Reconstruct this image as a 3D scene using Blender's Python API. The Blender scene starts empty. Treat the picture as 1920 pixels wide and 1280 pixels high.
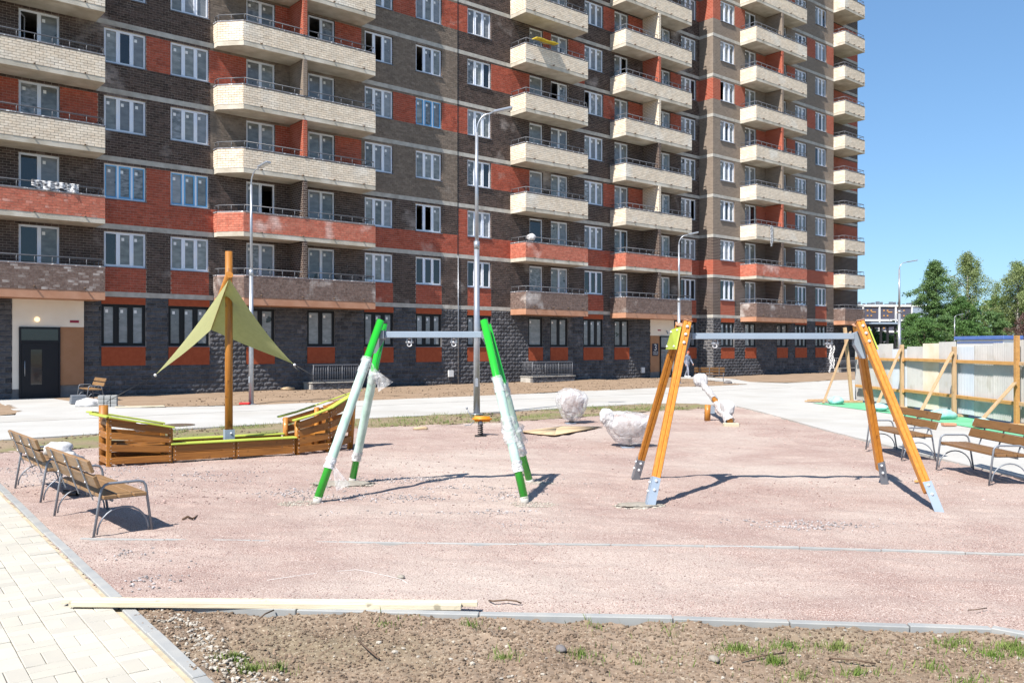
import bpy, bmesh, math, random
import numpy as np
from mathutils import Vector, Matrix, noise as mnoise
random.seed(7); RNG = np.random.default_rng(7)
PI = math.pi; R = math.radians
C = bpy.context.scene.collection
S = bpy.context.scene

# ------------------------------------------------------------------ camera, light, exposure
cam_d = bpy.data.cameras.new('camera'); cam = bpy.data.objects.new('camera', cam_d); C.objects.link(cam)
cam.location = (0, 0, 2.0); cam.rotation_euler = (PI/2, 0, 0)
cam_d.sensor_width = 36.0; cam_d.lens = 30.375; cam_d.shift_y = 13/1920
cam_d.clip_start = 0.1; cam_d.clip_end = 3000
S.camera = cam
S.view_settings.view_transform = 'Standard'; S.view_settings.look = 'None'
S.view_settings.gamma = 1.0; S.view_settings.exposure = 0.93; S.view_settings.use_curve_mapping = False
SUN_EL = R(51.5); SUN_TRAVEL = R(55.0)          # elevation; heading of the light over the ground (from +X)
sd = Vector((math.cos(SUN_TRAVEL)*math.cos(SUN_EL), math.sin(SUN_TRAVEL)*math.cos(SUN_EL), -math.sin(SUN_EL)))
sl = bpy.data.lights.new('sun', 'SUN'); sl.energy = 4.9; sl.angle = R(0.5); sl.color = (1.0, 0.94, 0.87)
sun = bpy.data.objects.new('sun', sl); C.objects.link(sun); sun.rotation_euler = sd.to_track_quat('-Z', 'Y').to_euler()
W = bpy.data.worlds.new('World'); S.world = W; W.use_nodes = True
wn = W.node_tree; wn.nodes.clear()
sky = wn.nodes.new('ShaderNodeTexSky'); sky.sky_type = 'NISHITA'; sky.sun_disc = False
sky.sun_elevation = SUN_EL; sky.sun_rotation = math.atan2(-sd.x, -sd.y)
sky.air_density = 1.0; sky.dust_density = 0.3; sky.ozone_density = 3.5
bg = wn.nodes.new('ShaderNodeBackground'); bg.inputs[1].default_value = 0.138
wo = wn.nodes.new('ShaderNodeOutputWorld')
gm = wn.nodes.new('ShaderNodeGamma'); gm.inputs[1].default_value = 0.70
tn = wn.nodes.new('ShaderNodeMix'); tn.data_type = 'RGBA'; tn.blend_type = 'MULTIPLY'; tn.inputs[0].default_value = 1.0; tn.inputs[7].default_value = (0.61, 0.84, 1.05, 1)
wn.links.new(sky.outputs[0], gm.inputs[0]); wn.links.new(gm.outputs[0], tn.inputs[6]); wn.links.new(tn.outputs[2], bg.inputs[0]); wn.links.new(bg.outputs[0], wo.inputs[0])
S.cycles.max_bounces = 6; S.cycles.transparent_max_bounces = 12

# ------------------------------------------------------------------ materials
def sock(nt, v):
    return v
def mat(name, col, rough=0.8, col2=None, nscale=6.0, detail=4, bump=0.0, bscale=40.0, stretch=None, spec=0.3,
        metal=0.0, var=0.0, col3=None, c3scale=1.2, c3lo=0.55, c3hi=0.7, alpha=1.0, trans=0.0, emit=None, bdist=None,
        obvar=0.0, coat=0.0, sheen=0.0, speck=None, speckscale=300.0, specklo=0.62, speckb=None):
    m = bpy.data.materials.new(name); m.use_nodes = True
    nt = m.node_tree; N = nt.nodes; L = nt.links; N.clear()
    out = N.new('ShaderNodeOutputMaterial'); b = N.new('ShaderNodeBsdfPrincipled'); L.new(b.outputs[0], out.inputs[0])
    b.inputs['Roughness'].default_value = rough; b.inputs['Metallic'].default_value = metal
    b.inputs['Specular IOR Level'].default_value = spec; b.inputs['Alpha'].default_value = alpha
    b.inputs['Transmission Weight'].default_value = trans
    b.inputs['Coat Weight'].default_value = coat
    tc0 = N.new('ShaderNodeTexCoord'); mp = N.new('ShaderNodeMapping')
    oi0 = N.new('ShaderNodeObjectInfo'); sc0 = N.new('ShaderNodeVectorMath'); sc0.operation = 'SCALE'; sc0.inputs[0].default_value = (31.0, 17.0, 23.0); L.new(oi0.outputs['Random'], sc0.inputs['Scale'])
    tc = N.new('ShaderNodeVectorMath'); tc.operation = 'ADD'; L.new(tc0.outputs['Object'], tc.inputs[0]); L.new(sc0.outputs[0], tc.inputs[1])
    L.new(tc.outputs[0], mp.inputs[0])
    if stretch: mp.inputs['Scale'].default_value = stretch
    cur = None
    rgb = N.new('ShaderNodeRGB'); rgb.outputs[0].default_value = (*col, 1); cur = rgb.outputs[0]
    def mix(fac, a, bcol, blend='MIX'):
        mx = N.new('ShaderNodeMix'); mx.data_type = 'RGBA'; mx.blend_type = blend
        if isinstance(fac, float): mx.inputs[0].default_value = fac
        else: L.new(fac, mx.inputs[0])
        L.new(a, mx.inputs[6])
        if isinstance(bcol, tuple): mx.inputs[7].default_value = (*bcol[:3], 1)
        else: L.new(bcol, mx.inputs[7])
        return mx.outputs[2]
    def nz(sc, dt=4, lo=None, hi=None, vec=None):
        n = N.new('ShaderNodeTexNoise'); n.inputs['Scale'].default_value = sc; n.inputs['Detail'].default_value = dt
        L.new(vec or mp.outputs[0], n.inputs['Vector'])
        o = n.outputs[0]
        if lo is not None:
            r = N.new('ShaderNodeMapRange'); r.inputs[1].default_value = lo; r.inputs[2].default_value = hi
            L.new(o, r.inputs[0]); o = r.outputs[0]
        return o
    if col2 is not None: cur = mix(nz(nscale, detail, 0.35, 0.65), cur, col2)
    if col3 is not None: cur = mix(nz(c3scale, 5, c3lo, c3hi, tc.outputs[0]), cur, col3)
    if speck is not None: cur = mix(nz(speckscale, 2, specklo, specklo+0.05, tc.outputs[0]), cur, speck)
    if speckb is not None: cur = mix(nz(speckscale*1.4, 2, specklo-0.02, specklo+0.05), cur, speckb)
    if var:
        at = N.new('ShaderNodeAttribute'); at.attribute_name = 'var'
        r = N.new('ShaderNodeMapRange'); r.inputs[3].default_value = 1-var; r.inputs[4].default_value = 1+var
        L.new(at.outputs['Fac'], r.inputs[0])
        cc = N.new('ShaderNodeVectorMath'); cc.operation = 'SCALE'; L.new(cur, cc.inputs[0]); L.new(r.outputs[0], cc.inputs['Scale']); cur = cc.outputs[0]
    if obvar:
        oi = N.new('ShaderNodeObjectInfo')
        r = N.new('ShaderNodeMapRange'); r.inputs[3].default_value = 1-obvar; r.inputs[4].default_value = 1+obvar
        L.new(oi.outputs['Random'], r.inputs[0])
        cc = N.new('ShaderNodeVectorMath'); cc.operation = 'SCALE'; L.new(cur, cc.inputs[0]); L.new(r.outputs[0], cc.inputs['Scale']); cur = cc.outputs[0]
    L.new(cur, b.inputs['Base Color'])
    if bump:
        bp = N.new('ShaderNodeBump'); bp.inputs['Strength'].default_value = bump; bp.inputs['Distance'].default_value = bdist or 0.16/bscale
        L.new(nz(bscale, 5), bp.inputs['Height']); L.new(bp.outputs[0], b.inputs['Normal'])
    if emit:
        b.inputs['Emission Color'].default_value = (*emit[0], 1); b.inputs['Emission Strength'].default_value = emit[1]
    return m

CHOC = (0.075, 0.047, 0.038); TAUPE = (0.165, 0.13, 0.105); RED = (0.40, 0.082, 0.035); CREAM = (0.72, 0.62, 0.46)
M = {}
M['choc'] = mat('chocolate_brick', (0.054, 0.037, 0.032), 0.85, (0.085, 0.059, 0.050), 9, bump=0.5, bscale=60, var=0.35, col3=(0.33, 0.29, 0.27), c3scale=0.55, c3lo=0.61, c3hi=0.78)
M['taupe'] = mat('taupe_brick', (0.155, 0.122, 0.097), 0.85, (0.20, 0.16, 0.128), 7, bump=0.5, bscale=60, var=0.18, col3=(0.32, 0.28, 0.25), c3scale=0.6, c3lo=0.68, c3hi=0.82)
M['red'] = mat('red_brick', (0.30, 0.062, 0.034), 0.85, (0.37, 0.092, 0.055), 7, bump=0.5, bscale=60, var=0.18, col3=(0.62, 0.40, 0.33), c3scale=0.7, c3lo=0.66, c3hi=0.82)
M['cream'] = mat('cream_brick', (0.68, 0.57, 0.44), 0.8, (0.73, 0.64, 0.52), 5, bump=0.35, bscale=60, var=0.10, col3=(0.74, 0.70, 0.62), c3scale=0.6, c3lo=0.55, c3hi=0.75)
M['chocp'] = mat('weathered_brown_brick', (0.13, 0.088, 0.073), 0.85, (0.20, 0.15, 0.13), 8, bump=0.5, bscale=60, var=0.15, col3=(0.56, 0.52, 0.49), c3scale=0.8, c3lo=0.55, c3hi=0.72)
M['redp'] = mat('salmon_red_brick', (0.43, 0.12, 0.075), 0.85, (0.50, 0.18, 0.12), 7, bump=0.5, bscale=60, var=0.15, col3=(0.70, 0.50, 0.44), c3scale=0.8, c3lo=0.6, c3hi=0.76)
M['mort'] = mat('brown_mortar', (0.30, 0.25, 0.21), 0.95, (0.38, 0.33, 0.28), 3, bump=0.4, bscale=80)
M['mortt'] = mat('taupe_mortar', (0.20, 0.165, 0.13), 0.95, (0.26, 0.22, 0.18), 3)
M['mortr'] = mat('red_mortar', (0.42, 0.25, 0.19), 0.95, (0.5, 0.33, 0.27), 3)
M['mortc'] = mat('cream_mortar', (0.17, 0.13, 0.10), 0.95, (0.23, 0.18, 0.14), 3)
M['block'] = mat('charcoal_split_block', (0.062, 0.063, 0.070), 0.9, (0.088, 0.088, 0.095), 5, bump=1.0, bscale=22, bdist=0.010, var=0.3, col3=(0.15, 0.145, 0.15), c3scale=1.2, c3lo=0.6, c3hi=0.7)
M['mortb'] = mat('grey_mortar', (0.14, 0.135, 0.135), 0.95, (0.19, 0.18, 0.175), 4)
M['conc'] = mat('belt_concrete', (0.36, 0.345, 0.31), 0.9, (0.46, 0.44, 0.40), 4, bump=0.5, bscale=25, col3=(0.28, 0.26, 0.23), c3scale=1.5, c3lo=0.55, c3hi=0.75)
M['slab'] = mat('slab_concrete', (0.50, 0.46, 0.39), 0.9, (0.40, 0.36, 0.29), 2, bump=0.4, bscale=18, col3=(0.62, 0.58, 0.50), c3scale=0.8, c3lo=0.5, c3hi=0.7)
M['clad'] = mat('brown_cladding', (0.40, 0.20, 0.12), 0.7, (0.46, 0.25, 0.16), 2)
M['cap'] = mat('parapet_flashing', (0.16, 0.16, 0.18), 0.6, (0.24, 0.24, 0.26), 5, speck=(0.7, 0.7, 0.7), speckscale=9, specklo=0.60)
M['rail'] = mat('dark_railing', (0.13, 0.135, 0.15), 0.5, spec=0.5)
M['panelred'] = mat('orange_red_panel', (0.30, 0.062, 0.024), 0.85, (0.35, 0.078, 0.032), 6, bump=0.5, bscale=50)
M['plasc'] = mat('cream_plaster', (0.74, 0.67, 0.57), 0.9, (0.78, 0.71, 0.61), 2, bump=0.2, bscale=120)
M['plasb'] = mat('brown_plaster', (0.33, 0.17, 0.09), 0.9, (0.36, 0.19, 0.105), 3, bump=0.2, bscale=120)
M['upvc'] = mat('white_window_frame', (0.80, 0.81, 0.84), 0.35, (0.70, 0.75, 0.86), 1.2, spec=0.5)
M['tape'] = mat('blue_film_frame', (0.10, 0.36, 0.68), 0.4, (0.14, 0.42, 0.72), 3, spec=0.5)
M['dframe'] = mat('black_window_frame', (0.009, 0.010, 0.012), 0.45, spec=0.25)
M['door'] = mat('charcoal_door', (0.012, 0.013, 0.017), 0.5, spec=0.25)
M['dark'] = mat('unlit_room', (0.05, 0.048, 0.045), 0.95)
def pane_mat(name, base, c2, wave=2.2, rough=0.12, amt=0.8):
    m = mat(name, base, rough, c2, wave, 6, bump=0.10, bscale=3.0, bdist=0.02, spec=0.6, stretch=(1.0, 1.0, 2.2), obvar=0.28, speck=(0.45, 0.45, 0.44), speckscale=9, specklo=0.72, col3=(0.02, 0.02, 0.02), c3scale=1.6, c3lo=0.69, c3hi=0.70)
    return m
M['pane'] = pane_mat('film_backed_glass', (0.13, 0.14, 0.135), (0.24, 0.25, 0.24))
M['pane2'] = pane_mat('pale_film_backed_glass', (0.24, 0.25, 0.26), (0.17, 0.18, 0.19), 3)
M['pane3'] = pane_mat('bright_folded_film_glass', (0.30, 0.31, 0.32), (0.10, 0.11, 0.11), 4.5)
M['glassd'] = mat('dark_glass', (0.02, 0.022, 0.024), 0.05, spec=0.8)
M['sticker'] = mat('white_sticker', (0.75, 0.75, 0.74), 0.6)
M['sill'] = mat('grey_sill', (0.13, 0.14, 0.17), 0.45, spec=0.5)
M['galv'] = mat('galvanised_steel', (0.40, 0.42, 0.45), 0.35, (0.34, 0.36, 0.40), 8, spec=0.5, metal=0.55)
M['steel'] = mat('grey_blue_steel', (0.25, 0.31, 0.38), 0.42, (0.28, 0.34, 0.41), 4, spec=0.5, metal=0.15)
M['frame'] = mat('grey_powder_steel', (0.20, 0.22, 0.25), 0.42, spec=0.5, metal=0.3)
M['bolt'] = mat('zinc_bolt', (0.70, 0.71, 0.73), 0.3, spec=0.6, metal=0.4)
M['black'] = mat('black_plastic', (0.018, 0.018, 0.02), 0.5, spec=0.4)
M['green'] = mat('green_gloss_paint', (0.018, 0.38, 0.022), 0.2, (0.02, 0.34, 0.025), 3, spec=0.5, coat=0.4)
M['lime'] = mat('lime_plastic', (0.38, 0.45, 0.07), 0.5, (0.34, 0.41, 0.06), 3, spec=0.4)
M['sail'] = mat('olive_lime_canvas', (0.33, 0.35, 0.11), 0.85, (0.38, 0.40, 0.14), 14, bump=0.25, bscale=9, bdist=0.01)
def wood(name, a, b, st, rough=0.5, coat=0.15):
    return mat(name, a, rough, b, 5, 6, bump=0.25, bscale=18, stretch=st, spec=0.4, coat=coat, obvar=0.12, col3=tuple(x*0.62 for x in b), c3scale=7, c3lo=0.64, c3hi=0.70)
M['shipw'] = wood('amber_stained_board', (0.29, 0.115, 0.020), (0.20, 0.075, 0.012), (0.5, 7, 7))
M['shipp'] = wood('amber_stained_pole', (0.40, 0.165, 0.022), (0.30, 0.112, 0.015), (8, 8, 0.7))
M['swingw'] = wood('golden_stained_timber', (0.52, 0.205, 0.020), (0.42, 0.15, 0.015), (8, 8, 0.6), coat=0.3)
M['benchw'] = wood('bench_plank_wood', (0.25, 0.148, 0.068), (0.20, 0.115, 0.052), (0.6, 8, 8))
M['benchn'] = wood('brown_bench_plank_wood', (0.195, 0.10, 0.038), (0.155, 0.08, 0.03), (0.6, 8, 8))
M['raw'] = wood('raw_pine', (0.45, 0.31, 0.185), (0.38, 0.25, 0.135), (3, 3, 0.5), rough=0.8, coat=0)
M['rawo'] = wood('fresh_orange_pine', (0.50, 0.27, 0.09), (0.42, 0.215, 0.07), (3, 0.6, 3), rough=0.8, coat=0)
M['rawx'] = wood('pale_pine_board', (0.56, 0.50, 0.38), (0.48, 0.42, 0.30), (0.5, 5, 5), rough=0.8, coat=0)
M['walk'] = mat('pale_concrete_walk', (0.415, 0.41, 0.39), 0.9, (0.375, 0.37, 0.35), 0.8, bump=0.3, bscale=60, col3=(0.335, 0.32, 0.29), c3scale=0.35, c3lo=0.52, c3hi=0.8, speck=(0.27, 0.245, 0.21), speckscale=9, specklo=0.69)
M['joint'] = mat('walk_joint', (0.22, 0.21, 0.19), 0.95)
M['paver'] = mat('cream_paver', (0.46, 0.435, 0.37), 0.85, (0.415, 0.395, 0.345), 3, bump=0.4, bscale=160, bdist=0.001, obvar=0.07, var=0.06, speck=(0.42, 0.38, 0.3), speckscale=90, specklo=0.70)
M['sand'] = mat('joint_sand', (0.45, 0.385, 0.28), 0.95, (0.36, 0.31, 0.22), 12, bump=0.7, bscale=150)
M['kerb'] = mat('grey_kerb_concrete', (0.255, 0.265, 0.265), 0.85, (0.31, 0.31, 0.295), 5, bump=0.3, bscale=90, obvar=0.06)
M['gravel'] = mat('pink_screenings', (0.255, 0.175, 0.148), 0.95, (0.335, 0.258, 0.220), 1.1, 6, bump=0.9, bscale=55, bdist=0.006, col3=(0.385, 0.325, 0.28), c3scale=0.30, c3lo=0.48, c3hi=0.68, speck=(0.16, 0.10, 0.088), speckscale=75, specklo=0.57, speckb=(0.50, 0.42, 0.38))
M['stonep'] = mat('pink_chippings', (0.33, 0.235, 0.21), 0.95, var=0.45, bump=0.4, bscale=80)
M['stoneg'] = mat('grey_chippings', (0.31, 0.285, 0.28), 0.95, var=0.5, bump=0.4, bscale=80)
M['stonew'] = mat('pale_limestone', (0.39, 0.36, 0.31), 0.95, (0.31, 0.275, 0.225), 8, var=0.25, bump=0.4, bscale=60)
M['clod'] = mat('dirt_clods', (0.175, 0.128, 0.09), 0.98, var=0.45, bump=0.5, bscale=60)
M['dirt'] = mat('dry_brown_dirt', (0.175, 0.125, 0.088), 0.98, (0.235, 0.178, 0.128), 1.6, 7, bump=1.0, bscale=26, bdist=0.012, col3=(0.165, 0.135, 0.085), c3scale=0.5, c3lo=0.5, c3hi=0.7, speck=(0.33, 0.28, 0.21), speckscale=60, specklo=0.60)
M['dirtw'] = mat('wall_strip_dirt', (0.225, 0.16, 0.105), 0.98, (0.275, 0.20, 0.138), 1.2, 7, bump=1.0, bscale=16, bdist=0.025, speck=(0.2, 0.145, 0.1), speckscale=30, specklo=0.66)
M['verge'] = mat('weedy_verge_dirt', (0.205, 0.16, 0.105), 0.98, (0.16, 0.17, 0.065), 0.9, 7, bump=1.0, bscale=20, bdist=0.02, col3=(0.25, 0.19, 0.13), c3scale=0.6, c3lo=0.45, c3hi=0.6)
M['grass'] = mat('young_grass', (0.085, 0.15, 0.022), 0.7, (0.17, 0.20, 0.06), 5, var=0.35)
M['rubber'] = mat('green_rubber_mat', (0.10, 0.36, 0.19), 0.9, (0.15, 0.42, 0.25), 2, bump=0.3, bscale=60)
M['card'] = mat('cardboard', (0.46, 0.35, 0.22), 0.9, (0.41, 0.30, 0.185), 3)
M['twig'] = mat('dark_twig', (0.12, 0.08, 0.055), 0.95)
M['bag'] = mat('turquoise_woven_bag', (0.22, 0.52, 0.50), 0.8, (0.38, 0.62, 0.60), 6, bump=0.5, bscale=40)
M['whitebag'] = mat('white_plastic_bag', (0.56, 0.55, 0.545), 0.4, (0.45, 0.45, 0.455), 7, bump=0.5, bscale=9, bdist=0.03)
M['cloth'] = mat('patterned_cloth', (0.03, 0.03, 0.04), 0.9, (0.75, 0.75, 0.75), 9, 3, stretch=(1, 1, 2))
M['plaque'] = mat('maroon_plaque', (0.28, 0.02, 0.05), 0.5)
M['white'] = mat('white_paint', (0.64, 0.64, 0.63), 0.6)
M['signb'] = mat('dark_sign', (0.025, 0.025, 0.045), 0.5)
M['fardark'] = mat('far_slate_cladding', (0.075, 0.075, 0.105), 0.8)
M['blue'] = mat('blue_roof_metal', (0.06, 0.12, 0.33), 0.5, (0.09, 0.15, 0.35), 3)
M['lamp'] = mat('lit_globe', (0.9, 0.8, 0.6), 0.4, emit=((1.0, 0.72, 0.4), 0.7))
M['lens'] = mat('lamp_lens', (0.55, 0.56, 0.55), 0.3)
M['red_s'] = mat('red_plastic', (0.55, 0.03, 0.03), 0.5)
M['skin'] = mat('skin', (0.55, 0.32, 0.24), 0.6)
M['coat'] = mat('grey_blue_overalls', (0.13, 0.155, 0.21), 0.9, (0.20, 0.22, 0.28), 7)
M['trous'] = mat('pale_grey_trousers', (0.27, 0.28, 0.33), 0.9, (0.20, 0.21, 0.26), 7)
M['orange'] = mat('orange_plastic', (0.62, 0.21, 0.008), 0.4, spec=0.5)
M['bark'] = mat('birch_bark', (0.55, 0.53, 0.49), 0.9, (0.06, 0.05, 0.045), 3, 3, stretch=(1, 1, 3))
M['barkd'] = mat('dark_bark', (0.10, 0.075, 0.055), 0.95)
def wrap_mat(name, tint, dens, green=0.0):
    m = bpy.data.materials.new(name); m.use_nodes = True; nt = m.node_tree; N = nt.nodes; L = nt.links; N.clear()
    o = N.new('ShaderNodeOutputMaterial'); tr = N.new('ShaderNodeBsdfTransparent'); b = N.new('ShaderNodeBsdfPrincipled')
    b.inputs['Base Color'].default_value = (*[q*.78 for q in tint], 1); b.inputs['Roughness'].default_value = 0.18; b.inputs['Specular IOR Level'].default_value = 0.7
    mx = N.new('ShaderNodeMixShader'); tc = N.new('ShaderNodeTexCoord')
    n = N.new('ShaderNodeTexNoise'); n.inputs['Scale'].default_value = 5; n.inputs['Detail'].default_value = 6; n.inputs['Distortion'].default_value = 1.2
    L.new(tc.outputs['Object'], n.inputs['Vector'])
    r = N.new('ShaderNodeMapRange'); r.inputs[1].default_value = 0.35; r.inputs[2].default_value = 0.65; r.inputs[3].default_value = max(0, dens-0.22); r.inputs[4].default_value = min(1, dens+0.2)
    L.new(n.outputs[0], r.inputs[0]); L.new(r.outputs[0], mx.inputs[0]); L.new(tr.outputs[0], mx.inputs[1]); L.new(b.outputs[0], mx.inputs[2]); L.new(mx.outputs[0], o.inputs[0])
    n2 = N.new('ShaderNodeTexNoise'); n2.inputs['Scale'].default_value = 4; n2.inputs['Detail'].default_value = 2.5; n2.inputs['Distortion'].default_value = 3
    L.new(tc.outputs['Object'], n2.inputs['Vector'])
    bp = N.new('ShaderNodeBump'); bp.inputs['Strength'].default_value = 0.8; bp.inputs['Distance'].default_value = 0.05; L.new(n2.outputs[0], bp.inputs['Height']); L.new(bp.outputs[0], b.inputs['Normal'])
    return m
M['wrap'] = wrap_mat('clear_wrap_film', (0.86, 0.86, 0.87), 0.42)
M['foam'] = mat('pinkish_foam_wrap', (0.46, 0.40, 0.38), 0.6, (0.36, 0.27, 0.24), 4, bump=0.4, bscale=9, bdist=0.02)
M['wrapd'] = wrap_mat('dense_wrap_film', (0.86, 0.85, 0.85), 0.80)
M['wrapg'] = mat('pale_green_wrap', (0.33, 0.49, 0.40), 0.3, (0.50, 0.62, 0.57), 7, 6, bump=0.6, bscale=14, bdist=0.012, spec=0.6, stretch=(1, 1, 0.5))
def leaf_mat(name, a, b2):
    m = mat(name, a, 0.6, b2, 0.7, 3, var=0.35, spec=0.25)
    nt = m.node_tree; N = nt.nodes; L = nt.links
    out = [n for n in N if n.type == 'OUTPUT_MATERIAL'][0]; b = [n for n in N if n.type == 'BSDF_PRINCIPLED'][0]
    t = N.new('ShaderNodeBsdfTranslucent'); t.inputs[0].default_value = (a[0]*1.6, a[1]*1.5, a[2], 1)
    mx = N.new('ShaderNodeMixShader'); mx.inputs[0].default_value = 0.25; L.new(b.outputs[0], mx.inputs[1]); L.new(t.outputs[0], mx.inputs[2]); L.new(mx.outputs[0], out.inputs[0])
    return m
nt = M['sail'].node_tree; _o = [n for n in nt.nodes if n.type == 'OUTPUT_MATERIAL'][0]; _b = [n for n in nt.nodes if n.type == 'BSDF_PRINCIPLED'][0]
_t = nt.nodes.new('ShaderNodeBsdfTranslucent'); _t.inputs[0].default_value = (0.66, 0.68, 0.36, 1); _m = nt.nodes.new('ShaderNodeMixShader'); _m.inputs[0].default_value = 0.34
nt.links.new(_b.outputs[0], _m.inputs[1]); nt.links.new(_t.outputs[0], _m.inputs[2]); nt.links.new(_m.outputs[0], _o.inputs[0])
M['leafb'] = leaf_mat('birch_leaves', (0.175, 0.235, 0.085), (0.235, 0.285, 0.13))
M['leafd'] = leaf_mat('dark_leaves', (0.10, 0.18, 0.065), (0.14, 0.22, 0.085))
M['leafm'] = leaf_mat('mid_green_leaves', (0.10, 0.19, 0.055), (0.075, 0.155, 0.05))
M['corr'] = mat('corrugated_sheet', (0.375, 0.37, 0.36), 0.55, (0.44, 0.43, 0.41), 1.5, 5, spec=0.4, metal=0.15, obvar=0.08, col3=(0.34, 0.33, 0.30), c3scale=2.5, c3lo=0.55, c3hi=0.7)
M['corrb'] = mat('tan_stained_corrugated_sheet', (0.50, 0.42, 0.31), 0.65, (0.56, 0.51, 0.43), 1.5, 5, spec=0.4, metal=0.1)
M['corrl'] = mat('bluish_corrugated_sheet', (0.40, 0.44, 0.49), 0.55, (0.46, 0.49, 0.52), 1.5, 5, spec=0.4, metal=0.15)

# ------------------------------------------------------------------ mesh helpers
class MB:
    def __init__(s): s.v = []; s.f = []; s.m = []; s.sm = []
    def quad(s, a, b, c, d, m=0):
        i = len(s.v); s.v += [a, b, c, d]; s.f.append((i, i+1, i+2, i+3)); s.m.append(m); s.sm.append(False); return s
    def box(s, x0, x1, y0, y1, z0, z1, m=0, X=None):
        i = len(s.v); vs = [(x0,y0,z0),(x1,y0,z0),(x1,y1,z0),(x0,y1,z0),(x0,y0,z1),(x1,y0,z1),(x1,y1,z1),(x0,y1,z1)]
        if X is not None: vs = [tuple(X @ Vector(p)) for p in vs]
        s.v += vs
        for f in ((0,3,2,1),(4,5,6,7),(0,1,5,4),(1,2,6,5),(2,3,7,6),(3,0,4,7)): s.f.append(tuple(i+k for k in f)); s.m.append(m); s.sm.append(False)
        return s
    def bbox(s, x0, x1, y0, y1, z0, z1, c=0.006, m=0, X=None):      # box with chamfered edges
        bm = bmesh.new(); bmesh.ops.create_cube(bm, size=1)
        bmesh.ops.scale(bm, vec=(x1-x0, y1-y0, z1-z0), verts=bm.verts); bmesh.ops.translate(bm, vec=((x0+x1)/2, (y0+y1)/2, (z0+z1)/2), verts=bm.verts)
        bmesh.ops.bevel(bm, geom=bm.edges[:], offset=c, segments=1, affect='EDGES')
        s.bm(bm, m, X); return s
    def bm(s, bm, m=0, X=None, smooth=False):
        i = len(s.v); bm.verts.index_update()
        for v in bm.verts: s.v.append(tuple(X @ v.co) if X is not None else tuple(v.co))
        for f in bm.faces: s.f.append(tuple(i+v.index for v in f.verts)); s.m.append(m); s.sm.append(smooth)
        bm.free()
    def tube(s, pts, r, seg=10, m=0, cap=True, X=None):
        pts = [Vector(p) for p in pts]; n = len(pts)
        rr = r if isinstance(r, (list, tuple)) else [r]*n
        i0 = len(s.v); prev = None
        for k, p in enumerate(pts):
            t = (pts[min(k+1, n-1)]-pts[max(k-1, 0)]).normalized()
            if prev is None: a = t.orthogonal().normalized()
            else:
                a = prev - t*prev.dot(t)
                a = a.normalized() if a.length > 1e-6 else t.orthogonal().normalized()
            prev = a; b = t.cross(a)
            for j in range(seg):
                q = p + (a*math.cos(2*PI*j/seg) + b*math.sin(2*PI*j/seg))*rr[k]
                s.v.append(tuple(X @ q) if X is not None else tuple(q))
        for k in range(n-1):
            for j in range(seg):
                s.f.append((i0+k*seg+j, i0+k*seg+(j+1) % seg, i0+(k+1)*seg+(j+1) % seg, i0+(k+1)*seg+j)); s.m.append(m); s.sm.append(True)
        if cap:
            s.f.append(tuple(i0+j for j in reversed(range(seg)))); s.m.append(m); s.sm.append(False)
            s.f.append(tuple(i0+(n-1)*seg+j for j in range(seg))); s.m.append(m); s.sm.append(False)
        return s
    def bar(s, p0, p1, w, h, up=(0, 0, 1), m=0, c=None):           # rectangular bar between two points
        p0 = Vector(p0); p1 = Vector(p1); t = (p1-p0); L = t.length; t.normalize(); u = Vector(up)
        side = u.cross(t).normalized(); u2 = t.cross(side).normalized()
        X = Matrix(((t.x, side.x, u2.x, p0.x), (t.y, side.y, u2.y, p0.y), (t.z, side.z, u2.z, p0.z), (0, 0, 0, 1)))
        if c: s.bbox(0, L, -w/2, w/2, -h/2, h/2, c, m, X)
        else: s.box(0, L, -w/2, w/2, -h/2, h/2, m, X)
        return s
    def sph(s, c, r, sc=(1, 1, 1), seg=12, m=0):
        bm = bmesh.new(); bmesh.ops.create_uvsphere(bm, u_segments=seg, v_segments=max(6, seg//2+2), radius=r)
        bmesh.ops.scale(bm, vec=sc, verts=bm.verts); bmesh.ops.translate(bm, vec=c, verts=bm.verts); s.bm(bm, m, None, True); return s
    def prism(s, poly, z0, z1, m=0, X=None):                        # polygon (CCW) extruded in z
        i = len(s.v); n = len(poly)
        vs = [(x, y, z0) for x, y in poly]+[(x, y, z1) for x, y in poly]
        if X is not None: vs = [tuple(X @ Vector(p)) for p in vs]
        s.v += vs; s.f.append(tuple(i+k for k in reversed(range(n)))); s.f.append(tuple(i+n+k for k in range(n)))
        for k in range(n): s.f.append((i+k, i+(k+1) % n, i+n+(k+1) % n, i+n+k))
        s.m += [m]*(n+2); s.sm += [False]*(n+2); return s
    def mesh(s, name, mats):
        me = bpy.data.meshes.new(name); me.from_pydata(s.v, [], s.f)
        for mm in (mats if isinstance(mats, (list, tuple)) else [mats]): me.materials.append(M[mm] if isinstance(mm, str) else mm)
        if s.f:
            me.polygons.foreach_set('material_index', s.m); me.polygons.foreach_set('use_smooth', s.sm)
        me.update(); return me
    def build(s, name, mats, parent=None, **kw): return link(name, s.mesh(name, mats), parent, **kw)
def link(name, me, parent=None, loc=None, rz=None, **props):
    o = bpy.data.objects.new(name, me); C.objects.link(o)
    if parent: o.parent = parent
    if loc is not None: o.location = loc
    if rz is not None: o.rotation_euler = (0, 0, rz)
    for k, v in props.items(): o[k] = v
    return o
def thing(name, label, cat, loc=(0, 0, 0), rz=0, group=None):
    o = bpy.data.objects.new(name, None); C.objects.link(o); o.location = loc; o.rotation_euler = (0, 0, rz); o.empty_display_size = 0.2
    o['label'] = label; o['category'] = cat
    if group: o['group'] = group
    return o
def tag(o, label, cat, group=None):
    o['label'] = label; o['category'] = cat
    if group: o['group'] = group
    return o
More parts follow.
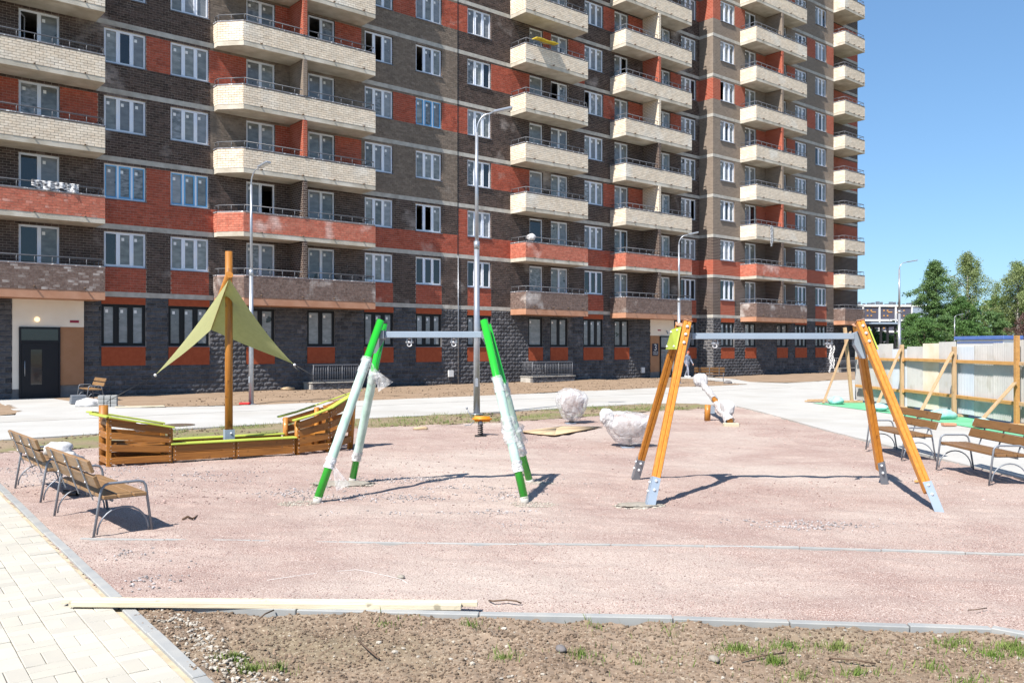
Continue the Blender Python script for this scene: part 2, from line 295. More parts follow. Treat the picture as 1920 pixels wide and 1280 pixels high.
def dup(root, loc, rz, label, group=None, sc=None):
    r = root.copy(); C.objects.link(r); r.location = loc; r.rotation_euler = (0, 0, rz); r['label'] = label
    if group: r['group'] = group
    if sc: r.scale = sc
    for ch in list(root.children):
        c = ch.copy(); C.objects.link(c); c.parent = r
        for g in ch.children:
            d = g.copy(); C.objects.link(d); d.parent = c
    return r
def npmesh(name, V, F, mats, var=None, smooth=False, mi=None):
    me = bpy.data.meshes.new(name); nf = len(F); k = F.shape[1]
    me.vertices.add(len(V)); me.vertices.foreach_set('co', np.ascontiguousarray(V, dtype=np.float32).ravel())
    me.loops.add(nf*k); me.loops.foreach_set('vertex_index', np.ascontiguousarray(F, dtype=np.int32).ravel())
    me.polygons.add(nf); me.polygons.foreach_set('loop_start', np.arange(0, nf*k, k, dtype=np.int32))
    try: me.polygons.foreach_set('loop_total', np.full(nf, k, dtype=np.int32))
    except Exception: pass
    for mm in (mats if isinstance(mats, (list, tuple)) else [mats]): me.materials.append(M[mm] if isinstance(mm, str) else mm)
    if mi is not None: me.polygons.foreach_set('material_index', np.ascontiguousarray(mi, dtype=np.int32))
    me.polygons.foreach_set('use_smooth', np.full(nf, smooth, dtype=bool))
    me.update(calc_edges=True); me.validate(verbose=False)
    if var is not None and len(me.polygons) == nf:
        a = me.attributes.new('var', 'FLOAT', 'FACE'); a.data.foreach_set('value', np.ascontiguousarray(var, dtype=np.float32))
    return me
# numpy value noise
_P = RNG.random((256, 256))
def vn(x, y):
    xi = np.floor(x).astype(int); yi = np.floor(y).astype(int); fx = x-xi; fy = y-yi
    fx = fx*fx*(3-2*fx); fy = fy*fy*(3-2*fy)
    a = _P[xi % 256, yi % 256]; b = _P[(xi+1) % 256, yi % 256]; c = _P[xi % 256, (yi+1) % 256]; d = _P[(xi+1) % 256, (yi+1) % 256]
    return (a*(1-fx)+b*fx)*(1-fy)+(c*(1-fx)+d*fx)*fy-0.5
def fbm(x, y, s, o=4, g=0.5):
    t = 0; amp = 1
    for k in range(o): t = t+amp*vn(x*s+17.3*k, y*s+9.1*k); s *= 2.03; amp *= g
    return t
def inpoly(px, py, poly):
    ins = np.zeros(px.shape, bool); n = len(poly)
    for i in range(n):
        x0, y0 = poly[i]; x1, y1 = poly[(i+1) % n]
        if y0 == y1: continue
        c = ((y0 > py) != (y1 > py)) & (px < (x1-x0)*(py-y0)/(y1-y0)+x0); ins ^= c
    return ins
def field(name, poly, step, hf, m, parent=None, jitter=0.0, **props):
    xs = [p[0] for p in poly]; ys = [p[1] for p in poly]
    X = np.arange(min(xs), max(xs)+step, step); Y = np.arange(min(ys), max(ys)+step, step)
    gx, gy = np.meshgrid(X, Y, indexing='ij'); cx = gx[:-1, :-1]+step/2; cy = gy[:-1, :-1]+step/2
    mask = inpoly(cx+jitter*fbm(cx, cy, 3.0), cy+jitter*fbm(cx+50, cy, 3.0), poly)
    idx = np.arange(gx.size).reshape(gx.shape)
    F = np.stack([idx[:-1, :-1][mask], idx[1:, :-1][mask], idx[1:, 1:][mask], idx[:-1, 1:][mask]], 1)
    Z = hf(gx, gy); V = np.stack([gx.ravel(), gy.ravel(), Z.ravel()], 1)
    used, inv = np.unique(F, return_inverse=True); V = V[used]; F = inv.reshape(F.shape)
    return link(name, npmesh(name, V, F, m, smooth=True), parent, **props)
# little rocks joined in one mesh
_ico = None
def rocks(name, P, size, m, flat=0.6, **props):
    global _ico
    if _ico is None:
        bm = bmesh.new(); bmesh.ops.create_icosphere(bm, subdivisions=1, radius=0.5)
        # keep it cheap: an icosahedron
        bm.free(); bm = bmesh.new(); bmesh.ops.create_icosphere(bm, subdivisions=1, radius=0.5); bm.verts.index_update()
        _ico = (np.array([v.co[:] for v in bm.verts]), np.array([[v.index for v in f.verts] for f in bm.faces])); bm.free()
    v0, f0 = _ico; n = len(P); nv = len(v0)
    V = np.repeat(v0[None], n, 0)*(1+RNG.uniform(-0.28, 0.28, (n, nv, 1)))
    V = V*np.stack([RNG.uniform(0.7, 1.3, n), RNG.uniform(0.6, 1.1, n), RNG.uniform(flat*0.6, flat*1.2, n)], 1)[:, None, :]
    a = RNG.uniform(0, 2*PI, n); ca, sa = np.cos(a)[:, None], np.sin(a)[:, None]
    x = V[:, :, 0]*ca-V[:, :, 1]*sa; y = V[:, :, 0]*sa+V[:, :, 1]*ca
    V = np.stack([x, y, V[:, :, 2]], 2)*np.asarray(size).reshape(-1, 1, 1)+np.asarray(P)[:, None, :]
    F = (f0[None]+(np.arange(n)*nv)[:, None, None]).reshape(-1, 3)
    return link(name, npmesh(name, V.reshape(-1, 3), F, m, var=np.repeat(RNG.random(n), len(f0))), None, **props)
# ================================================================== APARTMENT BUILDING
# local frame: x runs along the facade (away to the right), -y points out towards the playground
BLD = thing('apartment_building', 'tall brick apartment block in chocolate, red and taupe with cream balconies, behind the playground', 'apartment building', (-3.003, 47.23, 0), R(40.3))
def bt(name, a, b2, mort, var=0.25):
    m = bpy.data.materials.new(name); m.use_nodes = True; nt = m.node_tree; N = nt.nodes; L = nt.links
    b = N['Principled BSDF']; b.inputs['Roughness'].default_value = 0.88; b.inputs['Specular IOR Level'].default_value = 0.25
    tc = N.new('ShaderNodeTexCoord'); sp = N.new('ShaderNodeSeparateXYZ'); L.new(tc.outputs['Object'], sp.inputs[0])
    ad = N.new('ShaderNodeMath'); L.new(sp.outputs[0], ad.inputs[0]); L.new(sp.outputs[1], ad.inputs[1])
    cb = N.new('ShaderNodeCombineXYZ'); L.new(ad.outputs[0], cb.inputs[0]); L.new(sp.outputs[2], cb.inputs[1])
    br = N.new('ShaderNodeTexBrick'); L.new(cb.outputs[0], br.inputs[0]); br.inputs['Scale'].default_value = 1
    br.inputs['Brick Width'].default_value = 0.26; br.inputs['Row Height'].default_value = 0.1036; br.inputs['Mortar Size'].default_value = 0.009; br.inputs['Mortar Smooth'].default_value = 0.2
    br.inputs['Color1'].default_value = (*a, 1); br.inputs['Color2'].default_value = (*b2, 1); br.inputs['Mortar'].default_value = (*mort, 1)
    n = N.new('ShaderNodeTexNoise'); n.inputs['Scale'].default_value = 0.55; n.inputs['Detail'].default_value = 6; L.new(tc.outputs['Object'], n.inputs['Vector'])
    r = N.new('ShaderNodeMapRange'); r.inputs[1].default_value = 0.62; r.inputs[2].default_value = 0.85; r.inputs[4].default_value = 0.5; L.new(n.outputs[0], r.inputs[0])
    mx = N.new('ShaderNodeMix'); mx.data_type = 'RGBA'; L.new(r.outputs[0], mx.inputs[0]); L.new(br.outputs[0], mx.inputs[6]); mx.inputs[7].default_value = (*[min(0.8, x*1.6+0.12) for x in a], 1)
    L.new(mx.outputs[2], b.inputs['Base Color'])
    inv = N.new('ShaderNodeMath'); inv.operation = 'SUBTRACT'; inv.inputs[0].default_value = 1; L.new(br.outputs['Fac'], inv.inputs[1])
    bp = N.new('ShaderNodeBump'); bp.inputs['Strength'].default_value = 0.7; bp.inputs['Distance'].default_value = 0.006; L.new(inv.outputs[0], bp.inputs['Height']); L.new(bp.outputs[0], b.inputs['Normal'])
    return m
M['bt_choc'] = bt('far_chocolate_brick', (0.044, 0.029, 0.025), (0.08, 0.053, 0.044), (0.33, 0.28, 0.24))
M['bt_taupe'] = bt('far_taupe_brick', (0.18, 0.145, 0.115), (0.23, 0.185, 0.148), (0.27, 0.225, 0.185))
M['bt_red'] = bt('far_red_brick', (0.30, 0.062, 0.034), (0.37, 0.09, 0.052), (0.42, 0.22, 0.16))
M['bt_cream'] = bt('far_cream_brick', (0.66, 0.555, 0.425), (0.73, 0.64, 0.515), (0.17, 0.13, 0.10))
MORT = {'choc': 'mort', 'taupe': 'mortt', 'red': 'mortr', 'cream': 'mortc', 'chocp': 'mortr', 'redp': 'mortr'}
CH = 0.1036; BL = 0.26
def ZK(k): return 4.14+2.8*(k-1)
def zvis(u, n=0): return 2+653*(47.23+0.6468*u-0.7627*n)/1620
UL = -26.0; UJ = 0.04; UC = 21.26; NB = 1.19; UBE = 37.32; UE = 43.07; NR = 0.2; KTOP = 12
TRI = [-18.07, -15.38, -5.78, -2.70, 0.72, 9.84, 19.25]; TW = 1.67
TRIB = [22.11, 31.63, 34.55]
DOORS = [(-21.17, -19.72, 2), (-11.98, -10.58, 2), (-8.89, -7.46, 2), (5.29, 6.35, 1), (7.0, 8.41, 2), (12.55, 13.85, 2), (16.7, 18.11, 2)]
DOORSB = [(25.04, 26.44, 2), (29.04, 30.44, 2)]

def brick_arrays(u0, u1, z0, z1, zoff=0.0, L=BL, H=CH, gap=0.014):
    out = []
    j0 = int(math.floor((z0-zoff)/H+1e-4)); j1 = int(math.ceil((z1-zoff)/H-1e-4))
    for j in range(j0, j1):
        a = max(z0, zoff+j*H)+gap/2; b = min(z1, zoff+(j+1)*H)-gap/2
        if b-a < 0.02: continue
        off = (L/2 if j % 2 else 0.0)
        i0 = int(math.floor((u0-off)/L)); i1 = int(math.ceil((u1-off)/L))
        for i in range(i0, i1):
            c = max(u0, off+i*L)+gap/2; d = min(u1, off+(i+1)*L)-gap/2
            if d-c > 0.03: out.append((c, d, a, b))
    return out
def bricks_np(rects, d0=0.006, d1=0.015):
    A = np.array(rects); n = len(A); dp = RNG.uniform(d0, d1, n)
    V = np.zeros((n, 8, 3)); tx = RNG.uniform(-0.002, 0.002, n)
    for k, (xi, zi, fr) in enumerate(((0, 2, 0), (1, 2, 0), (1, 3, 0), (0, 3, 0), (0, 2, 1), (1, 2, 1), (1, 3, 1), (0, 3, 1))):
        V[:, k, 0] = A[:, xi]; V[:, k, 2] = A[:, zi]+(tx if zi == 3 else 0); V[:, k, 1] = -dp if fr else 0.004
    f = np.array([[4, 5, 6, 7], [0, 1, 5, 4], [1, 2, 6, 5], [2, 3, 7, 6], [3, 0, 4, 7]])
    F = (f[None]+(np.arange(n)*8)[:, None, None]).reshape(-1, 4)
    return V.reshape(-1, 3), F, np.repeat(RNG.random(n), 5)

# ---- which colour each piece of wall has: (u0, u1, course from, course to, colour), later ones win
def scheme_a(k):
    s = [(UL, UC, 0, 26, 'choc')]
    if k >= 3: s.append((-13.65, UJ, 0, 26, 'taupe'))
    if k == 1: s += [(u, u+TW, 0, 10, 'red') for u in TRI]
    if k == 2: s += [(UL, UC, 0, 10, 'red'), (-16.40, -15.38, 10, 24, 'red'), (UJ, 0.72, 0, 24, 'red')]
    if k == 3: s += [(UL, -18.3, 0, 24, 'red')]
    if k in (3, 5, 7, 9): s += [(-10.58, -9.8, 0, 24, 'red'), (-7.46, -5.98, 0, 24, 'red'), (2.39, 5.29, 10, 24, 'red'), (11.51, 12.55, 10, 24, 'red'), (13.85, 15.3, 0, 24, 'red')]
    if k in (4, 6, 8): s += [(-16.40, -15.38, 10, 24, 'red'), (-13.71, -11.98, 10, 24, 'red'), (-4.11, -2.70, 10, 24, 'red'), (-1.03, 0.72, 10, 24, 'red')]
    if k in (6, 8): s += [(6.35, 7.0, 0, 24, 'red'), (8.41, 9.84, 0, 24, 'red'), (20.92, UC, 10, 24, 'red')]
    if k in (5, 6): s += [(18.11, 19.25, 0, 24, 'red')]
    return s
def scheme_b(k):
    s = [(UC, UBE, 0, 26, 'choc' if k <= 2 else 'taupe')]
    if k == 1: s += [(u, u+TW, 0, 10, 'red') for u in TRIB]
    if k == 2: s += [(UC, UBE, 0, 10, 'red')]
    if k in (6, 8): s += [(UC, 25.04, 10, 24, 'red'), (33.3, UBE, 10, 24, 'red')]
    if k in (3, 5, 7, 9): s += [(26.44, 27.7, 0, 24, 'red'), (30.44, 31.63, 0, 24, 'red')]
    return s
def cells(scheme, holes, lo, hi, ncourse=26):
    us = sorted(set([lo, hi]+[x for r in scheme for x in r[:2] if lo < x < hi]+[x for h in holes for x in h[:2]]))
    zs = sorted(set([0, ncourse]+[x for r in scheme for x in r[2:4]]+[x for h in holes for x in h[2:4]]))
    out = []
    for a, b in zip(zs, zs[1:]):
        row = []
        for c, d in zip(us, us[1:]):
            mu, mz = (c+d)/2, (a+b)/2
            if any(h[0] < mu < h[1] and h[2] < mz < h[3] for h in holes): continue
            col = [r[4] for r in scheme if r[0] < mu < r[1] and r[2] < mz < r[3]][-1]
            if row and row[-1][1] == c and row[-1][4] == col: row[-1][1] = d
            else: row.append([c, d, a, b, col])
        out += row
    # merge vertically where spans agree, so that runs of courses stay whole
    return out
def reveal(mb, u0, u1, z0, z1, y0=0.0, d=0.16, m=0):
    mb.quad((u0, y0, z0), (u0, y0, z1), (u0, y0+d, z1), (u0, y0+d, z0), m).quad((u1, y0, z0), (u1, y0+d, z0), (u1, y0+d, z1), (u1, y0, z1), m)
    mb.quad((u0, y0, z1), (u1, y0, z1), (u1, y0+d, z1), (u0, y0+d, z1), m).quad((u0, y0, z0), (u0, y0+d, z0), (u1, y0+d, z0), (u1, y0, z0), m)

wall = MB(); WM = ['mort', 'mortt', 'mortr', 'bt_choc', 'bt_taupe', 'bt_red', 'slab', 'mortb']
IDX = {'choc': 0, 'taupe': 1, 'red': 2}; IDXB = {'choc': 3, 'taupe': 4, 'red': 5}
BR = {'choc': [], 'taupe': [], 'red': []}
for k in range(1, KTOP+1):
    zb = ZK(k)+0.21; zt = ZK(k+1)
    def zz(c): return min(zt, zb+c*CH) if c < 26 else zt
    holes = [(u, u+TW, 10, 24) for u in TRI]+[(a, b, 0, 24) for a, b, _ in DOORS]
    holes = [h for h in holes if ZK(k) < zvis(h[0])+3.0]
    for c, d, a, b, col in cells(scheme_a(k), holes, UL, UC):
        # split at the visible limit so that far unseen storeys stay plain
        if ZK(k) < zvis((c+d)/2 if d-c < 8 else d)+2.0:
            wall.quad((c, 0, zz(a)), (d, 0, zz(a)), (d, 0, zz(b)), (c, 0, zz(b)), IDX[col])
            BR[col] += brick_arrays(c, d, zz(a), zz(b), zb)
        else: wall.quad((c, 0, zz(a)), (d, 0, zz(a)), (d, 0, zz(b)), (c, 0, zz(b)), IDXB[col])
    for h in holes: reveal(wall, h[0], h[1], zz(h[2]), zz(h[3]), m=3)
    holes = [(u, u+TW, 10, 24) for u in TRIB]+[(a, b, 0, 24) for a, b, _ in DOORSB]
    holes = [h for h in holes if ZK(k) < zvis(h[0], NB)+3.0]
    for c, d, a, b, col in cells(scheme_b(k), holes, UC, UBE):
        wall.quad((c, -NB, zz(a)), (d, -NB, zz(a)), (d, -NB, zz(b)), (c, -NB, zz(b)), IDXB[col])
    for h in holes: reveal(wall, h[0], h[1], zz(h[2]), zz(h[3]), -NB, m=4)
    # the return of the step, the recess behind the last balconies and the end wall
    sc = 'choc' if k <= 2 else 'taupe'
    def side(x, ya, yb, c0, c1, col): wall.quad((x, ya, zz(c0)), (x, yb, zz(c0)), (x, yb, zz(c1)), (x, ya, zz(c1)), IDXB[col])
    lowc = 'red' if k == 2 else sc; bandc = 'red' if k in (6, 8) else sc
    side(UC, 0, -NB, 0, 10, lowc); side(UC, 0, -NB, 10, 24, bandc); side(UC, 0, -NB, 24, 26, sc)
    side(UBE, -NB, -NR, 0, 26, sc)
    rc = 'red' if (k >= 3 and k % 2) else 'choc'
    wall.quad((UBE, -NR, zz(0)), (UE, -NR, zz(0)), (UE, -NR, zz(24)), (UBE, -NR, zz(24)), IDXB[rc])
    wall.quad((UBE, -NR, zz(24)), (UE, -NR, zz(24)), (UE, -NR, zt), (UBE, -NR, zt), IDXB['choc'])
    side(UE, -NR, 14, 0, 26, 'taupe')
    wall.quad((UL, 14, zb), (UL, 0, zb), (UL, 0, zt), (UL, 14, zt), 3)
    wall.quad((UE, 14, zb), (UL, 14, zb), (UL, 14, zt), (UE, 14, zt), 4)
# belts of bare slab edge at every storey
belt = MB()
for k in range(1, KTOP+2):
    z0, z1 = ZK(k), ZK(k)+0.21
    belt.box(UL, UC, -0.012, 14, z0, z1); belt.box(UC+0.002, UBE, -NB-0.012, 0.5, z0, z1); belt.box(UBE+0.002, UE, -NR-0.012, 14.0, z0+0.002, z1-0.002)
    belt.box(UC-0.012, UC+0.002, -NB-0.010, -0.012, z0, z1)
belt.build('slab_edge', ['conc'], BLD)
# ground storey
GH = 0.2045; G0 = 0.05
GT = [(-18.17, -16.42, 3, 1), (-15.47, -13.68, 3, 1), (-5.81, -4.08, 3, 1), (-2.69, -1.04, 3, 1), (0.70, 2.40, 3, 1), (9.74, 11.50, 3, 1), (19.20, 20.96, 3, 1),
      (-11.98, -10.60, 2, 0), (-8.94, -7.46, 2, 0), (5.21, 6.35, 1, 0), (6.95, 8.41, 2, 0), (12.54, 13.95, 2, 0)]
GTB = [(22.17, 23.75, 3, 1), (25.04, 26.44, 2, 0), (29.14, 30.6, 2, 0), (31.63, 33.3, 3, 1), (34.55, 36.25, 3, 1)]
ENT = [(-21.39, -18.84), (16.01, 18.45)]
BLK = []
def zg(c): return G0+c*GH
PANELS = []
def ground_wall(lst, lo, hi, y, ents):
    holes = [(a, b, 10, 18.5) for a, b, *_ in lst]
    pan = [(a, b, 6, 10) for a, b, *_ in lst]+[(a, b, 18.5, 19.95) for a, b, n, l in lst if l]
    sch = [(lo, hi, -1, 20, 'b')]+[(a, b, c, d, 'p') for a, b, c, d in pan]+[(a, b, -1, 20, 'e') for a, b in ents]
    for c, d, a, b, col in cells(sch, holes, lo, hi, 20):
        a = max(a, -0.6)
        wall.quad((c, y+0.02, zg(a)), (d, y+0.02, zg(a)), (d, y+0.02, zg(b)), (c, y+0.02, zg(b)), 7)
        if col == 'b': BLK.extend([(r[0], r[1], r[2], r[3], y) for r in brick_arrays(c, d, zg(max(a, 0)), zg(b), G0, 0.42, GH, 0.014)])
        if col == 'p': PANELS.append((c+0.004, d-0.004, y-0.012, y+0.03, zg(a)+0.004, zg(b)-0.004))
    for h in holes: reveal(wall, h[0], h[1], zg(h[2]), zg(h[3]), y+0.02, m=7)
ground_wall(GT, UL, UC, 0.0, ENT)
ground_wall(GTB, UC, UBE, -NB, [])
ground_wall([], UBE, UE, -NR, [])
wall.quad((UC, 0, -0.1), (UC, -NB, -0.1), (UC, -NB, 4.14), (UC, 0, 4.14), 7)
wall.quad((UBE, -NB, -0.1), (UBE, -NR, -0.1), (UBE, -NR, 4.14), (UBE, -NB, 4.14), 7)
wall.quad((UE, -NR, -0.1), (UE, 14, -0.1), (UE, 14, 4.14), (UE, -NR, 4.14), 7); wall.quad((UL, 14, -0.1), (UL, 0, -0.1), (UL, 0, 4.14), (UL, 14, 4.14), 7)
wall.quad((UE, 14, -0.1), (UL, 14, -0.1), (UL, 14, 4.14), (UE, 14, 4.14), 7)
wall.build('wall', WM, BLD)
for col, rr in BR.items():
    V, F, var = bricks_np(rr); link('brickwork', npmesh('brickwork', V, F, col, var), BLD, kind='stuff')
for q in PANELS: MB().box(*q).build('spandrel_panel', ['panelred'], BLD)
# split-faced blocks: a rough grid on the front of each
def blocks_np(rects, nx=6, nz=4):
    n = len(rects); A = np.array(rects); gx = np.linspace(0, 1, nx); gz = np.linspace(0, 1, nz)
    V = np.zeros((n, nx, nz, 3))
    V[..., 0] = A[:, 0][:, None, None]+(A[:, 1]-A[:, 0])[:, None, None]*gx[None, :, None]
    V[..., 2] = A[:, 2][:, None, None]+(A[:, 3]-A[:, 2])[:, None, None]*gz[None, None, :]
    dep = 0.012+RNG.random((n, nx, nz))*0.026; dep[:, 0] = 0; dep[:, -1] = 0; dep[:, :, 0] = 0; dep[:, :, -1] = 0
    edge = np.zeros_like(dep); edge[:, 0] = 1; edge[:, -1] = 1; edge[:, :, 0] = 1; edge[:, :, -1] = 1
    V[:, 1:-1, :, 0] += RNG.uniform(-0.012, 0.012, (n, nx-2, nz))*(1-edge[:, 1:-1])
    V[..., 1] = A[:, 4][:, None, None]-dep+edge*0.012
    idx = np.arange(nx*nz).reshape(nx, nz); f = np.stack([idx[:-1, :-1], idx[1:, :-1], idx[1:, 1:], idx[:-1, 1:]], -1).reshape(-1, 4)
    F = (f[None]+(np.arange(n)*nx*nz)[:, None, None]).reshape(-1, 4)
    return V.reshape(-1, 3), F, np.repeat(RNG.random(n), len(f))
full = [b for b in BLK if b[1]-b[0] > 0.40 and b[3]-b[2] > 0.18 and b[4] == 0.0 and b[0] > -22.3]
full.sort(key=lambda b: b[0]); single = set(full[:300]); rest = [b for b in BLK if b not in single]
V, F, var = blocks_np(rest); link('block_courses', npmesh('block_courses', V, F, 'block', var), BLD, kind='stuff')
bv = []
for q in range(8):
    V, F, var = blocks_np([(0, 0.406, 0, GH-0.014, 0.0)]); bv.append(npmesh('block', V, F, 'block', var))
for b in full[:300]: link('block', random.choice(bv), BLD, (b[0], b[4], b[2]))
# the return of the step in blocks
V, F, var = blocks_np([(r[0], r[1], r[2], r[3], 0) for r in brick_arrays(0, NB, G0, 4.14, G0, 0.42, GH, 0.014)])
Vs = np.stack([UC+V[:, 1], -V[:, 0], V[:, 2]], 1); link('block_courses', npmesh('block_courses', Vs, F[:, ::-1], 'block', var), BLD, kind='stuff')
# inside: floors and a back wall behind the windows
ins = MB(); ins.quad((UL+.1, 2.5, 0), (UE-.1, 2.5, 0), (UE-.1, 2.5, 37), (UL+.1, 2.5, 37))
for u in (-22.5, -18.3, -15.9, -13.5, -9.75, -5.9, -3.4, 0.05, 3.6, 6.7, 9.4, 12.2, 15.35, 18.6): ins.quad((u, 0.2, 0), (u, 2.5, 0), (u, 2.5, 37), (u, 0.2, 37))
ins.build('interior_wall', ['dark'], BLD)
rf = MB(); rf.box(UL, UC, -0.2, 14, ZK(KTOP+1)+0.212, ZK(KTOP+1)+0.9); rf.box(UC+0.01, UE, -NB-0.2, 14, ZK(KTOP+1)+0.214, ZK(KTOP+1)+0.9); rf.build('roof', ['bt_choc'], BLD)

# ---- windows
cache = {}
def pane_mesh(w, h, mt, seed=0):
    key = ('p', round(w, 2), round(h, 2), mt, seed % 3)
    if key not in cache:
        mb = MB(); mb.box(0, w, 0, 0.012, 0, h, 0)
        if mt != 'glassd':
            sx = 0.05+0.02*(seed % 3); mb.box(sx, sx+0.11, -0.004, -0.001, h-0.26, h-0.13, 1)
        cache[key] = mb.mesh('pane', [mt, 'sticker'])
    return cache[key]
def frame_mesh(w, h, n, fm, uneven=False):
    fm2 = fm
    if fm == 'tape': fm = 'upvc'
    key = ('f', round(w, 2), round(h, 2), n, fm, fm2)
    if key not in cache:
        mb = MB(); t = 0.055 if fm != 'dframe' else 0.085; mul = 0.085 if fm != 'dframe' else 0.15; ms = 1 if fm2 == 'tape' else 0
        mb.box(0, w, 0, 0.07, h-t, h).box(0, w, 0, 0.07, 0, t*1.15).box(0, t, 0.0, 0.07, t*1.15, h-t).box(w-t, w, 0.0, 0.07, t*1.15, h-t)
        xs = [t]
        for i in range(1, n):
            c = w*i/n; mb.box(c-mul/2, c+mul/2, 0.0, 0.07, t*1.15, h-t); xs += [c-mul/2, c+mul/2]
        xs.append(w-t)
        for i in range(n):                                             # sash edges standing proud inside each light
            a, b = xs[2*i], xs[2*i+1]; e = (0.026 if (i % 2 == 0 or n < 3) else 0.045)+(.012 if ms else 0)
            mb.box(a+.001, a+e, -0.012, 0.05, t*1.15+.001, h-t-.001, ms).box(b-e, b-.001, -0.012, 0.05, t*1.15+.001, h-t-.001, ms).box(a+e, b-e, -0.012, 0.05, h-t-e, h-t-.001, ms).box(a+e, b-e, -0.012, 0.05, t*1.15+.001, t*1.15+e, ms)
        cache[key] = (mb.mesh('window', [fm, fm2]), xs)
    return cache[key]
wc = 0
def window(u0, w, z0, h, n, y, fm='upvc', opens=(), pm=None, sill=True, tilt=None):
    global wc; wc += 1
    me, xs = frame_mesh(w, h, n, fm)
    o = link('window', me, BLD, (u0+0.004, y+0.085, z0+0.004)); 
    for i in range(n):
        a, b = xs[2*i]+0.02, xs[2*i+1]-0.02
        if i in opens:
            key = ('sash', round(b-a, 2), round(h, 2), fm)              # the opened leaf, swung into the room
            if key not in cache:
                mb = MB(); ww = b-a; e = 0.05; X = Matrix.Translation((0, 0.03, 0.09)) @ Matrix.Rotation(R(62), 4, 'Z'); hh = h-0.18
                mb.box(0, e, 0, 0.05, 0, hh, 0, X).box(ww-e, ww, 0, 0.05, 0, hh, 0, X).box(e, ww-e, 0, 0.05, 0, e, 0, X).box(e, ww-e, 0, 0.05, hh-e, hh, 0, X).box(e, ww-e, 0.02, 0.03, e, hh-e, 1, X)
                cache[key] = mb.mesh('open_sash', [fm, 'glassd'])
            link('open_sash', cache[key], o, (a, 0.06, 0)); continue
        mt = pm or random.choice(['pane', 'pane', 'pane2', 'pane2', 'pane3', 'glassd' if random.random() < .35 else 'pane'])
        p = link('pane', pane_mesh(b-a, h-0.19, mt, wc+i), o, (a, 0.03, 0.10))
    if sill: link('sill', cache.setdefault(('s', round(w, 2)), MB().box(-0.03, w+0.03, -0.15, 0.0, -0.035, -0.006).mesh('sill', ['sill'])), o, (0, 0, 0))
    return o
OPENS = {(-5.78, 5): (0, 1), (-2.70, 5): (0,), (-2.70, 2): (0, 1), (-11.98, 2): (1,), (-8.89, 5): (0,), (-21.17, 4): (0,), (7.0, 5): (0,), (9.84, 5): (0,), (22.11, 6): (0,), (12.55, 6): (1,), (19.25, 3): (2,)}
BLUE = {(-18.07, 2), (-15.38, 2), (-2.70, 4), (-18.07, 6), (0.72, 9)}
CLEAR = {1: 'glassd'}
for k in range(1, KTOP+1):
    zb = ZK(k)+0.21
    for us, y in ((TRI, 0.0), (TRIB, -NB)):
        for u in us:
            if ZK(k) < zvis(u, -y)+0.3:
                pm = 'glassd' if (k == 1 and u > -3) else None
                window(u, TW-0.008, zb+10*CH, 14*CH-0.008, 3, y, 'tape' if (u, k) in BLUE else 'upvc', OPENS.get((u, k), ()), pm)
    for ds, y in ((DOORS, 0.0), (DOORSB, -NB)):
        for a, b, n in ds:
            if ZK(k) < zvis(a, -y)+0.3: window(a, b-a-0.008, zb, 24*CH-0.008, n, y, 'upvc', OPENS.get((a, k), ()), None, False)
for lst, y in ((GT, 0.0), (GTB, -NB)):
    for a, b, n, l in lst: window(a, b-a-0.008, zg(10), 8.5*GH-0.008, n, y, 'dframe', (), 'pane2', True)

# ---- balconies: one set of meshes per stack and colour, repeated storey after storey
def seg_parapet(path, col, z0, z1, t=0.12):
    Vs, Fs, vs, off = [], [], [], 0; core = MB()
    for (a, b) in zip(path, path[1:]):
        A = Vector((a[0], -a[1], 0)); B = Vector((b[0], -b[1], 0)); d = (B-A); L = d.length
        if L < 0.05: continue
        d.normalize(); nin = Vector((-d.y, d.x, 0))                       # inward (behind) when walking left to right
        X = Matrix(((d.x, nin.x, 0, A.x), (d.y, nin.y, 0, A.y), (0, 0, 1, 0), (0, 0, 0, 1)))
        core.box(0, L, 0, t, z0, z1, 0, X)
        V, F, var = bricks_np(brick_arrays(0.0, L, z0, z1, z0), 0.008, 0.014)
        V = np.hstack([V, np.ones((len(V), 1))]) @ np.array(X).T[:, :3]
        Vs.append(V[:, :3]); Fs.append(F+off); vs.append(var); off += len(V)
    cv = np.array(core.v); cf = np.array(core.f)+off
    V = np.vstack(Vs+[cv]); F = np.vstack(Fs+[cf]); var = np.concatenate(vs+[np.full(len(cf), .5)])
    mi = np.concatenate([np.zeros(off//8*5), np.ones(len(cf))]).astype(int)
    return npmesh('parapet', V, F, [col, MORT[col]], var, mi=mi)
def along(path, step, skip=0):
    pts = []
    for (a, b) in zip(path, path[1:]):
        L = math.hypot(b[0]-a[0], b[1]-a[1]); n = max(1, round(L/step))
        for i in range(n+1): pts.append((a[0]+(b[0]-a[0])*i/n, a[1]+(b[1]-a[1])*i/n))
    return pts
def inset(path, d):                                                     # crude inset of the outline
    cx = sum(p[0] for p in path)/len(path); out = []
    for x, n in path: out.append((x+(d if x < cx-0.5 else -d if x > cx+0.5 else 0), max(n-d, 0.0)))
    return out
